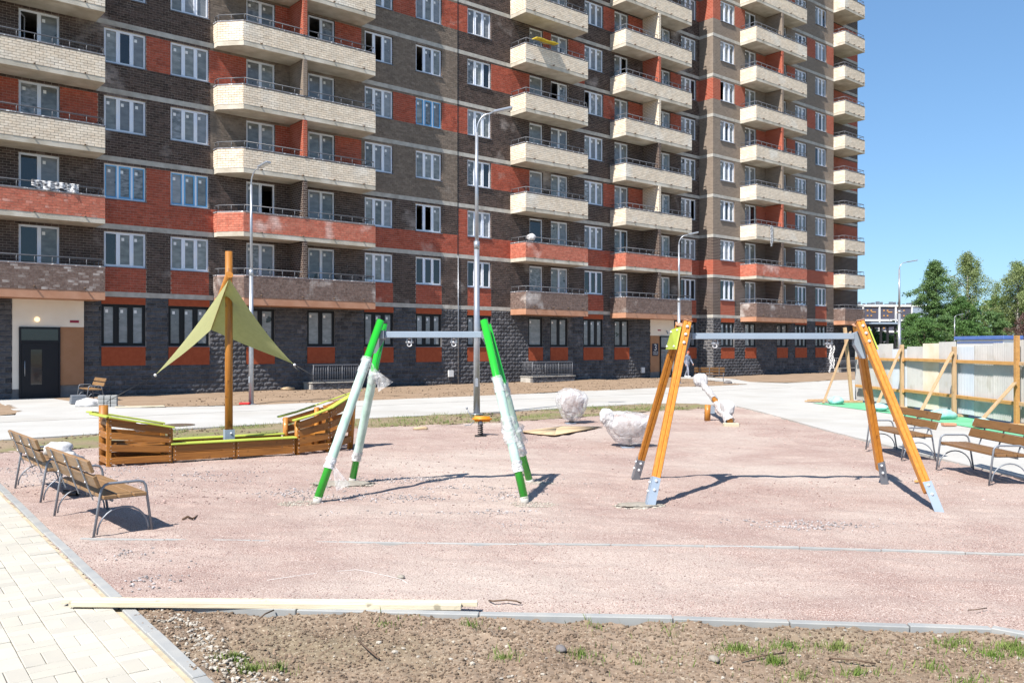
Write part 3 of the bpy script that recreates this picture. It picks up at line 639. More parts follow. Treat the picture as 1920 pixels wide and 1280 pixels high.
STACK = [  # outline (x, distance out) from wall to wall, colours by storey, storeys, divider, base plane
    dict(path=[(-25.8, 0), (-25.8, 1.35), (-18.39, 1.35), (-18.39, 0)], base=0, k1='chocp', k2='redp', div=None, ks=range(1, 9)),
    dict(path=[(-13.5, 0), (-13.5, 0.45), (-12.68, 1.35), (-5.98, 1.35), (-5.98, 0)], base=0, k1='chocp', k2='redp', div=-9.75, ks=range(1, 10)),
    dict(path=[(3.82, 0), (3.82, 1.35), (8.78, 1.35), (8.78, 0)], base=0, k1='chocp', k2='redp', div=None, ks=range(1, 12)),
    dict(path=[(12.14, 0), (12.14, 1.35), (18.70, 1.35), (18.70, 0)], base=0, k1='chocp', k2='redp', div=15.35, ks=range(1, 13)),
    dict(path=[(24.45, NB), (24.45, NB+1.35), (31.04, NB+1.35), (31.04, NB)], base=NB, k1='chocp', k2='redp', div=27.73, ks=range(1, 13)),
    dict(path=[(37.30, NB+0.01), (37.30, 2.19), (40.5, 2.19), (40.5, NR)], base=NR, k1='chocp', k2='cream', div=None, ks=range(1, 13))]
DIVC = {1: {2: 'choc', 3: 'red', 5: 'red', 7: 'red', 1: 'choc', 4: 'taupe', 6: 'taupe', 8: 'taupe'}, 3: {1: 'choc', 2: 'choc', 3: 'cream', 4: 'choc', 5: 'cream', 6: 'red', 7: 'cream', 8: 'red', 9: 'cream'},
        4: {1: 'choc', 2: 'choc', 3: 'red', 4: 'taupe', 5: 'red', 6: 'taupe', 7: 'red', 8: 'taupe', 9: 'red', 10: 'taupe'}}
for si, st in enumerate(STACK):
    path = st['path']; outer = [(x, -n) for x, n in path]; base = st['base']
    if si == 5: poly = [(37.30, -NB-0.01), (37.30, -2.19), (40.5, -2.19), (40.5, -NR), (UBE+0.01, -NR)]
    else: poly = outer
    key = [(round(x, 3), round(y, 3)) for x, y in poly][::1]
    sl_me = MB().prism(poly, 0.0, 0.205).mesh('slab', ['slab']); sl1_me = MB().prism(poly, -0.22, 0.10).mesh('slab', ['clad'])
    pin = [(x, n) for x, n in path]
    pm = {}
    cop = MB(); rl = MB()
    ip = inset(path, 0.06)
    for a, b in zip(ip, ip[1:]):
        if math.hypot(b[0]-a[0], b[1]-a[1]) < 0.1: continue
        cop.bar((a[0], -a[1], 1.09), (b[0], -b[1], 1.09), 0.17, 0.05)
        rl.tube([(a[0], -a[1], 1.385), (b[0], -b[1], 1.385)], 0.022, 6)
    for x, n in along(ip, 0.62): rl.tube([(x, -n, 1.10), (x, -n, 1.385)], 0.015, 5)
    cop_me = cop.mesh('coping', ['cap']); rl_me = rl.mesh('railing', ['rail'])
    sp = MB(); fx0, fx1 = path[-3][0], path[-2][0]; fn = path[-2][1]
    for q in (0.12, 0.42, 0.66, 0.9):
        x = fx0+(fx1-fx0)*q; sp.tube([(x, -fn+0.05, 0.24), (x, -fn-0.14, 0.20)], 0.03, 6)
    sp_me = sp.mesh('drain_spout', ['twig'])
    for k in st['ks']:
        col = st['k1'] if k == 1 else st['k2'] if k == 2 else 'cream'
        if si == 0 and k > 7: continue
        b = link('balcony', sl1_me if k == 1 else sl_me, BLD, (0, 0, ZK(k)))
        if col not in pm: pm[col] = seg_parapet(path, col, 0.205 if col != 'chocp' else 0.105, 1.065)
        single_b = si == 0 and k in (1, 2)
        if not single_b: link('parapet', pm[col], b)
        else:
            core = MB(); core.box(-25.8, -18.39, -1.35, -1.23, 0.105 if k == 1 else 0.205, 1.065); core.box(-18.51, -18.392, -1.229, 0, 0.105 if k == 1 else 0.205, 1.065); core.build('parapet', [MORT[col]], b)
            lst = brick_arrays(-25.8, -18.39, 0.105 if k == 1 else 0.205, 1.065, 0.205)
            near = [r for r in lst if r[0] > -22.6 and r[1]-r[0] > 0.2 and r[3]-r[2] > 0.08]
            oth = [r for r in lst if r not in near]
            V, F, var = bricks_np(oth); V[:, 1] -= 1.35; link('parapet_brickwork', npmesh('parapet_brickwork', V, F, col, var), b, kind='stuff')
            vs = []
            for q in range(6):
                V, F, var = bricks_np([(0, BL-0.011, 0, CH-0.011)], 0.008, 0.014); vs.append(npmesh('brick', V, F, col, var))
            for r in near: link('brick', random.choice(vs), BLD, (r[0], -1.35, ZK(k)+r[2]))
        link('coping', cop_me, b); link('railing', rl_me, b)
        if ZK(k) < zvis(path[0][0])+3: link('drain_spout', sp_me, b, kind='stuff')
        if st['div'] is not None and k <= 10:
            dc = DIVC[si].get(k, 'choc'); x = st['div']
            key = ('d', si, dc)
            if key not in cache:
                mb = MB(); t = {'choc': 'bt_choc', 'taupe': 'bt_taupe', 'red': 'bt_red', 'cream': 'bt_cream'}[dc]
                mb.box(x-0.1, x+0.1, -(base+1.22), -base, 0.21, 1.06).box(x-0.1, x+0.1, -(base+1.40), -base, 1.12, 2.78); cache[key] = mb.mesh('partition_wall', [t])
            link('partition_wall', cache[key], BLD, (0, 0, ZK(k)))

# ---- expansion joint, lightning conductor
MB().box(UJ-0.02, UJ+0.02, -0.03, 0.01, 7.1, 38).build('expansion_joint', ['black'], BLD)
MB().tube([(UJ, -0.05, 0.05), (UJ, -0.05, 7.05)], 0.022, 6).build('lightning_conductor', ['galv'], BLD)
# ---- entrances
def entrance(a, b, d0, d1, pz, sign):
    e = MB(); right = d1 < b-0.4
    e.box(a, b, -0.03, 0.03, 2.86, 4.11, 0)
    if sign: e.box(a, d0, -0.028, 0.03, 0.43, 2.858, 1); e.box(d1, b, -0.029, 0.03, 0.43, 2.858, 0)
    else: e.box(a, d0, -0.029, 0.03, 0.42, 2.858, 0); e.box(d1, b, -0.028, 0.03, 0.54, 2.858, 1)
    e.box(d0+0.002, d1-0.002, -0.027, 0.03, 2.80, 2.858, 0)
    e.box(a, b, -0.012, 0.03, 0.0, 0.42, 2)
    e.build('entrance_surround', ['plasc', 'plasb', 'mortb'], BLD)
    w = d1-d0; dd = MB(); h = 2.76
    if not sign:
        dd.box(0, w, -0.06, 0.0, 0, 0.12).box(0, 0.07, -0.06, 0, 0.12, h).box(w-0.07, w, -0.06, 0, 0.12, h).box(0.07, w-0.07, -0.06, 0, h-0.08, h).box(0.07, w-0.07, -0.06, 0, 2.14, 2.24)
        dd.box(0.08, 0.40, -0.05, 0, 0.125, 2.13).box(0.80, w-0.08, -0.05, 0, 0.125, 2.13).box(0.40, 0.80, -0.05, 0, 0.125, 0.50).box(0.40, 0.80, -0.05, 0, 1.88, 2.13)
        g = [(0.40, 0.80, 0.5, 1.88), (0.07, w-0.07, 2.24, h-0.08)]
    else:
        dd.box(0, 0.08, -0.06, 0, 0, h).box(w-0.06, w, -0.06, 0, 0, h).box(0.08, w-0.06, -0.06, 0, h-0.08, h).box(0.08, w-0.06, -0.06, 0, 1.85, 2.0).box(0.08, w-0.06, -0.06, 0, 0, 0.1)
        g = [(0.08, w-0.06, 0.1, 1.85), (0.08, w-0.06, 2.0, h-0.08)]
    o = dd.build('entrance_door', ['door'], BLD); o.location = (d0, -0.04, 0.08)
    for x0, x1, z0, z1 in g:
        MB().box(x0, x1, -0.03, -0.02, z0, z1).build('glass_panel', ['glassd' if not sign else 'pane2'], o)
    MB().tube([(0.18 if not sign else 0.2, -0.12, 0.85), (0.18 if not sign else 0.2, -0.12, 1.45)], 0.015, 6).build('handle', ['galv'], o)
entrance(-21.39, -18.84, -21.17, -19.72, 0, False)
entrance(16.01, 18.45, 16.95, 18.15, 0, True)
MB().sph((-20.55, -0.10, 3.14), 0.10, (1, 0.6, 1)).build('entrance_lamp', ['lamp'], BLD)
MB().box(-19.36, -19.03, -0.05, -0.03, 3.03, 3.13, 0).build('name_plaque', ['plaque'], BLD)
MB().box(16.75, 17.05, -0.05, -0.03, 3.18, 3.26, 0).build('name_plaque', ['plaque'], BLD)
def text(body, size, loc, m, parent=None, rot=(PI/2, 0, 0), name='lettering', align='CENTER'):
    cu = bpy.data.curves.new(name, 'FONT'); cu.body = body; cu.size = size; cu.extrude = 0.003; cu.align_x = align; cu.materials.append(M[m])
    tmp = bpy.data.objects.new(name, cu); me = bpy.data.meshes.new_from_object(tmp); bpy.data.objects.remove(tmp); me.name = name
    if not me.materials: me.materials.append(M[m])
    o = bpy.data.objects.new(name, me); C.objects.link(o); o.location = loc; o.rotation_euler = rot
    if parent: o.parent = parent
    return o
sg = MB().box(16.18, 16.78, -0.06, -0.03, 1.50, 2.32).build('number_sign', ['signb'], BLD)
text('3', 0.62, (16.48, -0.064, 1.86), 'white', sg)
text('подъезд', 0.125, (16.48, -0.064, 1.71), 'white', sg)
MB().box(16.25, 16.70, -0.064, -0.06, 1.60, 1.63).build('rule', ['white'], sg)
MB().tube([(17.75, -0.10, 3.05), (17.75, -0.04, 3.05)], 0.06, 8).box(17.6, 17.72, -0.09, -0.03, 3.12, 3.2).build('intercom_camera', ['galv'], BLD)
for u, z in ((-0.62, 0.62), (15.05, 0.55)): MB().box(u, u+0.32, -0.10, 0, z-0.16, z+0.20).build('meter_box', ['white'], BLD)
# ---- low walls with railings round the cellar lights
def cellar(u0, u1, dep, h=0.36, base=0.0):
    w = MB(); y0, y1 = -(base+dep), -base-0.04
    w.box(u0, u1, y0, y0+0.2, -0.05, h, 0).box(u0+0.001, u0+0.2, y0+0.2, y1, -0.05, h, 1).box(u1-0.2, u1-0.001, y0+0.2, y1, -0.05, h, 1)
    o = w.build('cellar_wall', ['mortb', 'conc'], BLD)
    V, F, var = blocks_np([(r[0], r[1], r[2], r[3], y0-0.002) for r in brick_arrays(u0+0.02, u1-0.02, 0.0, h-0.03, 0, 0.42, 0.18, 0.012)]); link('wall_blocks', npmesh('wall_blocks', V, F, 'block', var), o, kind='stuff')
    MB().box(u0-0.04, u1+0.04, y0-0.05, y0+0.23, h, h+0.04).box(u0-0.04, u0+0.23, y0+0.23, y1, h, h+0.038).box(u1-0.23, u1+0.04, y0+0.23, y1, h, h+0.038).build('coping', ['conc'], o)
    r = MB(); zt = h+0.85; yy = y0+0.1
    r.bar((u0+0.1, yy, zt), (u1-0.1, yy, zt), 0.05, 0.05).bar((u0+0.1, yy, h+0.12), (u1-0.1, yy, h+0.12), 0.03, 0.03).bar((u0+0.1, yy, zt), (u0+0.1, y1, zt), 0.05, 0.05)
    n = int((u1-u0-0.2)/0.125)
    for i in range(n+1):
        x = u0+0.1+(u1-u0-0.2)*i/n; t = 0.024 if i in (0, n//3, 2*n//3, n) else 0.011; r.tube([(x, yy, h+0.02), (x, yy, zt)], t, 5)
    for i in range(1, 8): r.tube([(u0+0.1, yy+(y1-yy)*i/8, h+0.02), (u0+0.1, yy+(y1-yy)*i/8, zt)], 0.011, 5)
    r.build('cellar_railing', ['rail'], BLD)
cellar(-9.15, -6.55, 0.95); cellar(4.55, 7.9, 1.1); cellar(37.4, 41.5, 1.6, 0.36, NR)
# ---- things on balconies
def at(u, n, z): return BLD.matrix_world @ Vector((u, -n, z))
bpy.context.view_layer.update()
def onb(mb, name, mats, label, cat, u, n, z):
    o = mb.build(name, mats); o.location = at(u, n, z); o.rotation_euler = (0, 0, R(40.3)); return tag(o, label, cat)
ys = MB()
for i in range(8):
    a = i*0.21; ys.box(a, a+0.2, -0.35, 0.14, -0.02+0.02*math.sin(i*1.3), 0.03+0.02*math.sin(i*1.3))
M['yellow'] = mat('yellow_foam', (0.62, 0.48, 0.05), 0.8, (0.5, 0.38, 0.05), 5)
onb(ys, 'foam_sheet', ['yellow'], 'yellow foam sheet lying over the railing of a cream balcony near the top', 'foam sheet', 4.4, 1.3, ZK(6)+1.43)
def drape(w, drop, m, name, label, cat, u, n, z, seed=0):
    nx, nz = 40, 12; V = []; rnd = np.random.default_rng(seed)
    for i in range(nx+1):
        for j in range(nz+1):
            x = w*i/nx; t = j/nz; dd = drop*(0.62+0.38*abs(math.sin(3.1*x+seed)))
            V.append((x, -0.03-0.05*math.sin(14*x+seed)*t-0.02*math.sin(31*x), 0.02-dd*t))
    F = [(i*(nz+1)+j, (i+1)*(nz+1)+j, (i+1)*(nz+1)+j+1, i*(nz+1)+j+1) for i in range(nx) for j in range(nz)]
    me = bpy.data.meshes.new(name); me.from_pydata(V, [], F); me.materials.append(M[m]); me.polygons.foreach_set('use_smooth', [True]*len(F))
    o = link(name, me, None, at(u, n, z), R(40.3)); so = o.modifiers.new('s', 'SOLIDIFY'); so.thickness = 0.008; return tag(o, label, cat)
drape(1.65, 0.36, 'cloth', 'patterned_cloth', 'black and white patterned cloth hung over a balcony railing at far left', 'cloth', -21.0, 1.33, ZK(2)+1.42)
def lump(name, m, size, seed, sub=3, crease=1.0, squash=(1, 1, 1), label=None, cat=None, loc=(0, 0, 0), rz=0, parent=None, freq=1.6, floor=None):
    bm = bmesh.new(); bmesh.ops.create_icosphere(bm, subdivisions=sub, radius=1.0)
    for v in bm.verts:
        p = v.co.copy(); off = Vector((seed*3.7, seed*1.3, seed*2.1))
        n1 = mnoise.noise(p*freq+off); n2 = abs(mnoise.noise(p*freq*2.3+off)); n3 = abs(mnoise.noise(p*freq*5+off))
        v.co = p*(1+0.28*n1*crease-0.30*n2*crease-0.12*n3*crease)
        v.co = Vector((v.co.x*size[0]*squash[0], v.co.y*size[1]*squash[1], v.co.z*size[2]*squash[2]))
        if floor is not None and v.co.z < floor: v.co.z = floor+(v.co.z-floor)*0.1
    me = bpy.data.meshes.new(name); bm.to_mesh(me); bm.free(); me.materials.append(M[m])
    me.polygons.foreach_set('use_smooth', [True]*len(me.polygons))
    o = link(name, me, parent, loc, rz)
    if label: tag(o, label, cat)
    return o
lump('plastic_bag', 'whitebag', (0.28, 0.15, 0.22), 3, label='white plastic bag caught on the corner of a red balcony railing', cat='plastic bag', loc=at(4.25, 1.30, ZK(2)+1.36))
onb(MB().box(0, 0.30, -0.02, 0.0, -1.3, 0.0).box(0.06, 0.2, -0.03, 0.0, -1.5, -1.3), 'hanging_strip', ['cloth'], 'narrow speckled strip hanging down a cream balcony front at right', 'strip', 26.1, NB+1.40, ZK(3)+1.1)

def bundle(name, m, size, seed, loc=(0, 0, 0), rz=0, parent=None, taper=.75, rough=1.0, sub=5, ex=.62, label=None, cat=None):
    bm = bmesh.new(); bmesh.ops.create_icosphere(bm, subdivisions=sub, radius=1.0); off = Vector((seed*5.1, seed*2.3, seed*1.7))
    for v in bm.verts:
        p = v.co.normalized(); q = Vector([math.copysign(abs(c)**ex, c) for c in p]); q /= max(1e-6, (abs(q.x)**3+abs(q.y)**3+abs(q.z)**3)**(1/3))
        ridge = abs(mnoise.noise(p*1.7+off)); r2 = abs(mnoise.noise(Vector((p.x*3.2, p.y*3.2, p.z*1.6))+off*2)); r3 = abs(mnoise.noise(p*7+off))
        k = 1+rough*(.16*(.35-ridge)+.13*(.3-r2)-.05*r3)+.16*mnoise.noise(p*.9+off)
        tp = taper+(1-taper)*min(1, max(0, (q.z+1)/1.3))
        v.co = Vector((q.x*size[0]*k*tp, q.y*size[1]*k*tp, q.z*size[2]*k))
    me = bpy.data.meshes.new(name); bm.to_mesh(me); bm.free(); me.materials.append(M[m]); me.polygons.foreach_set('use_smooth', [False]*len(me.polygons)) if sub < 4 else me.polygons.foreach_set('use_smooth', [True]*len(me.polygons))
    o = link(name, me, parent, loc, rz)
    if label: tag(o, label, cat)
    return o
# ================================================================== GROUND
def flat(name, poly, z, m, **pr):
    mb = MB(); i = 0; mb.v = [(x, y, z) for x, y in poly]; mb.f = [tuple(range(len(poly)))]; mb.m = [0]; mb.sm = [False]
    return mb.build(name, [m], kind='structure', **pr)
flat('ground', [(-1500, -300), (1500, -300), (1500, 2200), (-1500, 2200)], -0.10, 'verge')
GRAVEL = [(-10.9, 16.6), (-7.66, 12.72), (-3.02, 6.62), (-2.8, 6.50), (-1.61, 6.52), (-0.24, 6.39), (1.17, 6.32), (2.81, 6.15), (3.38, 6.08), (3.56, 5.90), (3.95, 5.0), (4.1, 4.0), (7.95, 4.0), (7.87, 12.96),
          (7.81, 15.36), (7.70, 20.38), (7.93, 27.2), (7.85, 29.65), (6.8, 30.5), (6.35, 28.5), (3.12, 26.25), (1.27, 24.6), (-1.27, 22.9), (-3.88, 21.4), (-4.65, 20.95), (-7.89, 17.6), (-8.87, 17.1), (-9.9, 16.7)]
def hg(x, y):
    h = 0.010+0.034*fbm(x, y, 0.55, 3)+0.020*fbm(x, y*1.8, 3.1, 3)+0.008*fbm(x, y, 11, 2)-0.10*np.maximum(0, vn(x*3.1+7, y*4.3)-0.33)+0.012*np.sin((x*.28+y)*7+3*vn(x*.4, y*.4))*np.clip(2*vn(x*.23+5, y*.3+9), 0, 1)
    # wheel ruts and a trench of disturbed material behind the left benches
    d = np.abs((x+5.2)*0.75+(y-9.9)*0.66+0.42); h -= 0.035*np.exp(-(d/0.10)**2)*(vn(x*3, y*3)+0.55)*(x < -3.4)*(y > 9.0)
    return h
field('gravel_surface', GRAVEL, 0.045, hg, 'gravel', jitter=0.02, kind='structure')
VERGE = [(-18, 11.0), (-10.4, 16.2), (-8.87, 16.95), (-7.89, 17.4), (-4.65, 20.8), (-3.88, 21.2), (-1.27, 22.7), (1.27, 24.4), (3.12, 26.1), (6.3, 28.3), (6.95, 29.6), (6.9, 30.4), (5.9, 31.1), (4.53, 30.7),
         (-1.45, 26.15), (-4.22, 24.3), (-9.38, 20.15), (-10.97, 18.6), (-18, 13.2)]
field('verge', VERGE, 0.08, lambda x, y: 0.022+0.05*fbm(x, y, 0.9, 4), 'verge', jitter=0.08, kind='structure')
WALK = [(-18.5, 12.6), (-10.97, 18.51), (-9.38, 20.0), (-4.22, 24.18), (-1.45, 26.02), (4.53, 30.57), (5.9, 31.0), (6.77, 30.35), (7.65, 29.45), (7.73, 27.23), (7.55, 20.38), (7.64, 15.36), (7.70, 12.96), (7.75, 3.5),
        (30, 3.5), (30, 42), (60, 66), (60, 84), (40, 66), (32, 60), (19.6, 53), (15.5, 48.9), (13.9, 50.5), (14.2, 55), (12.9, 60.6), (10.3, 58.4), (11.9, 52.5), (12.6, 47.0), (6.13, 42.08), (-1.96, 35.22), (-5.6, 32.4), (-8.81, 30.0), (-12.21, 28.8), (-15.58, 31.15), (-18.6, 34.5), (-21.3, 32.0),
        (-19.2, 32.2), (-15.25, 26.6), (-14.6, 25.4), (-23, 19.0)]
wk = MB().prism(WALK, -0.12, 0.045).build('pavement', ['walk'], kind='structure')
# groove between the two strips of the walk
gr = MB(); 
GL = [(-22, 15.9), (-13.52, 22.82), (-9.11, 26.34), (-1.76, 31.76), (5.45, 36.82), (14.0, 43.4)]
for a, b in zip(GL, GL[1:]): gr.bar((a[0], a[1], 0.042), (b[0], b[1], 0.042), 0.055, 0.014)
gr.build('pavement_joint', ['joint'], kind='structure')
WD = [(-15.4, 30.9), (-12.2, 28.6), (-8.8, 29.8), (-5.6, 32.2), (-1.96, 35.0), (6.13, 41.9), (12.7, 46.8), (12.1, 52.5), (10.6, 58.2), (8.5, 57.2), (-18.9, 34.6)]
field('wall_strip', WD, 0.16, lambda x, y: 0.045+0.07*fbm(x, y, 0.6, 4), 'dirtw', jitter=0.12, kind='structure')
field('wall_strip', [(13.0, 60.2), (14.3, 55), (14.0, 50.6), (15.5, 48.8), (19.6, 52.8), (32, 59.8), (44, 69), (44, 82), (28, 74)], 0.2, lambda x, y: 0.045+0.07*fbm(x, y, 0.6, 4), 'dirtw', jitter=0.12, kind='structure')
field('wall_strip', [(-24, 20), (-15.0, 25.3), (-15.1, 26.6), (-19.3, 32.5), (-30, 32)], 0.2, lambda x, y: 0.045+0.06*fbm(x, y, 0.6, 4), 'dirtw', jitter=0.1, kind='structure')
# front dirt: fine relief
FD = [(-3.05, 6.68), (-2.70, 6.54), (-0.24, 6.30), (2.81, 6.06), (3.42, 5.98), (3.75, 5.1), (3.95, 4.0), (-0.95, 4.0), (-1.92, 5.25)]
def hd(x, y):
    e = np.clip((y-5.9)*1.5, 0, 1)
    r = np.maximum(0, 0.25-np.abs(fbm(x, y, 9, 3)))
    return 0.012+0.016*e+0.05*np.clip((y-(6.13-.075*x))*4+.4, 0, 1)*np.maximum(0, fbm(x+3, y, 2.2, 3))+0.035*fbm(x, y, 1.3, 3)+0.030*fbm(x, y, 6, 3)+0.016*fbm(x, y, 22, 3)+0.02*np.maximum(0, fbm(x+9, y, 14, 2))
field('front_dirt', FD, 0.016, hd, 'dirt', kind='structure')
flat('rubber_strip', [(10.7, 30.8), (11.3, 26.0), (11.3, 21.8), (11.3, 16), (12.9, 16), (12.9, 31.2)], 0.056, 'rubber')

# ---- kerbs: every stone its own part
def kerb(label, pts, w, h0, h1, L=1.0, m='kerb', wob=0.004):
    t = thing('kerb', label, 'kerb', (pts[0][0], pts[0][1], 0)); o = Vector((pts[0][0], pts[0][1], 0))
    me = {}
    for a, b in zip(pts, pts[1:]):
        A = Vector((a[0], a[1], 0)); B = Vector((b[0], b[1], 0)); D = B-A; n = max(1, round(D.length/L)); s = D.length/n; ang = math.atan2(D.y, D.x)
        kk = round(s, 2)
        if kk not in me: mb = MB(); mb.bbox(0.004, s-0.004, -w/2, w/2, h0, 0, 0.006); me[kk] = mb.mesh('kerb_stone', [m])
        for i in range(n):
            p = A+D*(i/n)-o; k = link('kerb_stone', me[kk], t, (p.x, p.y, h1+random.uniform(-wob, wob))); k.rotation_euler = (random.uniform(-0.01, 0.01), random.uniform(-0.004, 0.004), ang+random.uniform(-0.004, 0.004))
    return t
KD = Vector((0.605, -0.796, 0)); KN = Vector((-0.796, -0.605, 0))     # along the path kerb, and to its left
K0 = Vector((-7.53, 12.71, 0))
def kp(a, b): p = K0+KD*a+KN*b; return (p.x, p.y)
kerb('flush grey kerb between the cream paved path and the pink screenings', [kp(-5.0, 0.05), kp(12.5, 0.05)], 0.085, -0.12, 0.035)
kerb('grey kerb between the pink screenings and the foreground dirt', [(-2.66, 6.575), (-1.61, 6.49), (-0.24, 6.37), (1.17, 6.29), (2.81, 6.125), (3.36, 6.06), (3.58, 5.88), (3.9, 5.0), (4.05, 4.0)], 0.075, -0.14, 0.048, wob=0.006)
kerb('thin half buried grey kerb running across the pink screenings', [(-4.5, 9.0), (-0.87, 8.79), (2.86, 8.60), (4.39, 8.37), (7.6, 8.0)], 0.032, -0.10, 0.031, wob=0.003)
# ---- paved path: basket weave pavers
PAVE = thing('paved_path', 'cream block paved path laid in basket weave, bottom left', 'paved path', (K0.x, K0.y, 0), math.atan2(KD.y, KD.x))
sb = MB(); sb.quad((-6, -4.0, 0.012), (14, -4.0, 0.012), (14, -0.09, 0.012), (-6, -0.09, 0.012)); sb.build('sand_bed', ['sand'], PAVE)
sb = MB()
pvm = [[MB().bbox(0.002, 0.238, -0.118, -0.002, -0.05, 0.0, 0.004).mesh('paver', ['paver']) for _ in range(1)][0]]
CS = 0.24; tiles = []
for i in range(-20, 54):
    for j in range(0, 14):
        a0 = i*CS; b0 = -(0.145+j*CS)
        if (i+j) % 2: tiles += [(a0, b0, 0), (a0, b0-CS/2, 0)]
        else: tiles += [(a0, b0-CS, 1), (a0+CS/2, b0-CS, 1)]
def tile_xy(t): p = K0+KD*(t[0]+0.06)+KN*(-t[1]); return p
def inview(p): return abs(p.x) < 0.62*p.y+0.3 and p.y > 4.9
tiles.sort(key=lambda t: (0 if inview(tile_xy(t)) else 1, tile_xy(t).length))
for t in tiles[:300]:
    o = link('paver', pvm[0], PAVE, (t[0], t[1], 0.040+random.uniform(-0.0025, 0.0025)))
    o.rotation_euler = (random.uniform(-0.01, 0.01), random.uniform(-0.01, 0.01), (PI/2 if t[2] else 0)+random.uniform(-0.008, 0.008))
pr = MB()
for t in tiles[300:]:
    if t[2]: pr.box(t[0]+0.002, t[0]+0.118, t[1]+0.002, t[1]+0.238, 0, 0.040+random.uniform(-.0025, .0025))
    else: pr.box(t[0]+0.002, t[0]+0.238, t[1]-0.118, t[1]-0.002, 0, 0.040+random.uniform(-.0025, .0025))
pr.build('paver_field', ['paver'], PAVE, kind='stuff')

# ---- loose stones
def scatter(n, box, poly=None, dens=None):
    x = RNG.uniform(box[0], box[1], n*3); y = RNG.uniform(box[2], box[3], n*3); ok = np.ones(len(x), bool)
    if poly is not None: ok &= inpoly(x, y, poly)
    if dens is not None: ok &= RNG.random(len(x)) < dens(x, y)
    ok &= np.abs(x) < 0.62*y+0.6
    return x[ok][:n], y[ok][:n]
x, y = scatter(21000, (-6, 5.5, 6.2, 13), GRAVEL, lambda x, y: np.clip(1.25-(y-6.2)/7, 0.1, 1)*np.clip(0.35+1.6*fbm(x, y, 0.8), 0.12, 1))
rocks('chippings', np.stack([x, y, hg(x, y)+0.002], 1), RNG.uniform(0.006, 0.015, len(x)), 'stonep', 0.7, kind='stuff')
x, y = scatter(5200, (-11, 8, 11, 26), GRAVEL, lambda x, y: np.clip(0.2+1.6*fbm(x+30, y, 0.5), 0.05, 1))
rocks('chippings', np.stack([x, y, hg(x, y)+0.004], 1), 0.010+0.03*RNG.random(len(x))**1.5, 'stonep', 0.7, kind='stuff')
PATCH = [(-6.4, 12.9, 1.5, 0.9, 1.0), (-7.3, 14.2, 1.2, 1.0, 1.0), (-5.1, 13.7, 0.9, 0.7, 0.6), (-2.5, 11.9, 0.9, 0.4, 1.0), (-1.7, 11.6, 1.0, 0.28, 1.0), (-0.9, 12.4, 0.8, 0.22, 0.8), (-1.6, 13.1, 1.0, 0.3, 0.7), (0.3, 12.9, 0.8, 0.2, 0.4), (-0.2, 11.6, 0.5, 0.35, 0.5), (-0.3, 10.6, 0.7, 0.18, 0.5), (-1.4, 10.5, 0.9, 0.15, 0.4),
         (3.45, 9.75, 0.65, 0.28, 1.0), (2.7, 9.95, 0.4, 0.15, 0.5), (4.1, 9.4, 0.4, 0.15, 0.3), (0.25, 9.9, 0.6, 0.2, 0.3), (-3.6, 8.2, 0.35, 0.25, 0.6), (-3.1, 7.3, 0.25, 0.35, 0.7)]
def dp(x, y):
    d = 0
    for cx, cy, rx, ry, a in PATCH: d = d+a*np.exp(-(((x-cx)/rx)**2+((y-cy)/ry)**2)*1.6)
    return np.clip(d*(0.6+1.6*fbm(x, y, 1.6)), 0, 1)
x, y = scatter(11000, (-9.5, 5, 6.8, 16), GRAVEL, dp)
x2, y2 = scatter(9000, (-4, 5, 6.8, 14), GRAVEL, dp); x = np.concatenate([x, x2]); y = np.concatenate([y, y2])
rocks('grey_gravel', np.stack([x, y, hg(x, y)+0.006], 1), RNG.uniform(0.014, 0.036, len(x)), 'stoneg', 0.7, kind='stuff')
x, y = scatter(13000, (-3, 3.9, 4.8, 6.7), FD)
rocks('dirt_clods', np.stack([x, y, hd(x, y)+0.003], 1), 0.005+0.026*RNG.random(len(x))**1.8, 'clod', 0.8, kind='stuff')
x, y = scatter(420, (-3, 3.9, 4.8, 6.6), FD, lambda x, y: np.clip(0.25+2.2*fbm(x, y, 1.4), 0.08, 1))
rocks('pale_pebbles', np.stack([x, y, hd(x, y)+0.006], 1), 0.008+0.03*RNG.random(len(x))**2.2, 'stonew', 0.7, kind='stuff')
t_ = RNG.uniform(7.7, 10.2, 420); o_ = -np.abs(RNG.normal(0.16, 0.09, 420)); x = K0.x+KD.x*t_+KN.x*o_; y = K0.y+KD.y*t_+KN.y*o_
rocks('pale_pebbles', np.stack([x, y, np.full(420, 0.02)], 1), RNG.uniform(0.012, 0.036, 420), 'stonew', 0.7, kind='stuff')
x, y = scatter(2600, (-12, 14, 28, 58), WD); rocks('wall_strip_stones', np.stack([x, y, 0.06+0*x], 1), 0.02+0.07*RNG.random(len(x))**2, 'clod', 0.6, kind='stuff')
x, y = scatter(1900, (-11, 7, 15.5, 31), VERGE); rocks('verge_clods', np.stack([x, y, 0.03+0*x], 1), RNG.uniform(0.02, 0.08, len(x)), 'clod', 0.6, kind='stuff')
# individual stones one can point to
def stone(x, y, s, label, m='stonew', z=0.02, seed=1, cat='stone'):
    return lump('stone', m, (s, s*0.75, s*0.5), seed, 2, 0.8, label=label, cat=cat, loc=(x, y, z+s*0.3), rz=seed)
stone(1.28, 5.48, 0.045, 'angular white stone alone on the dirt at lower right of centre', seed=2)
stone(0.32, 5.66, 0.05, 'grey double lump of concrete lying on the dirt near the kerb', 'stoneg', seed=5)
stone(6.0, 12.8, 0.045, 'small orange stone on the screenings in front of the right benches', 'rawo', seed=3)
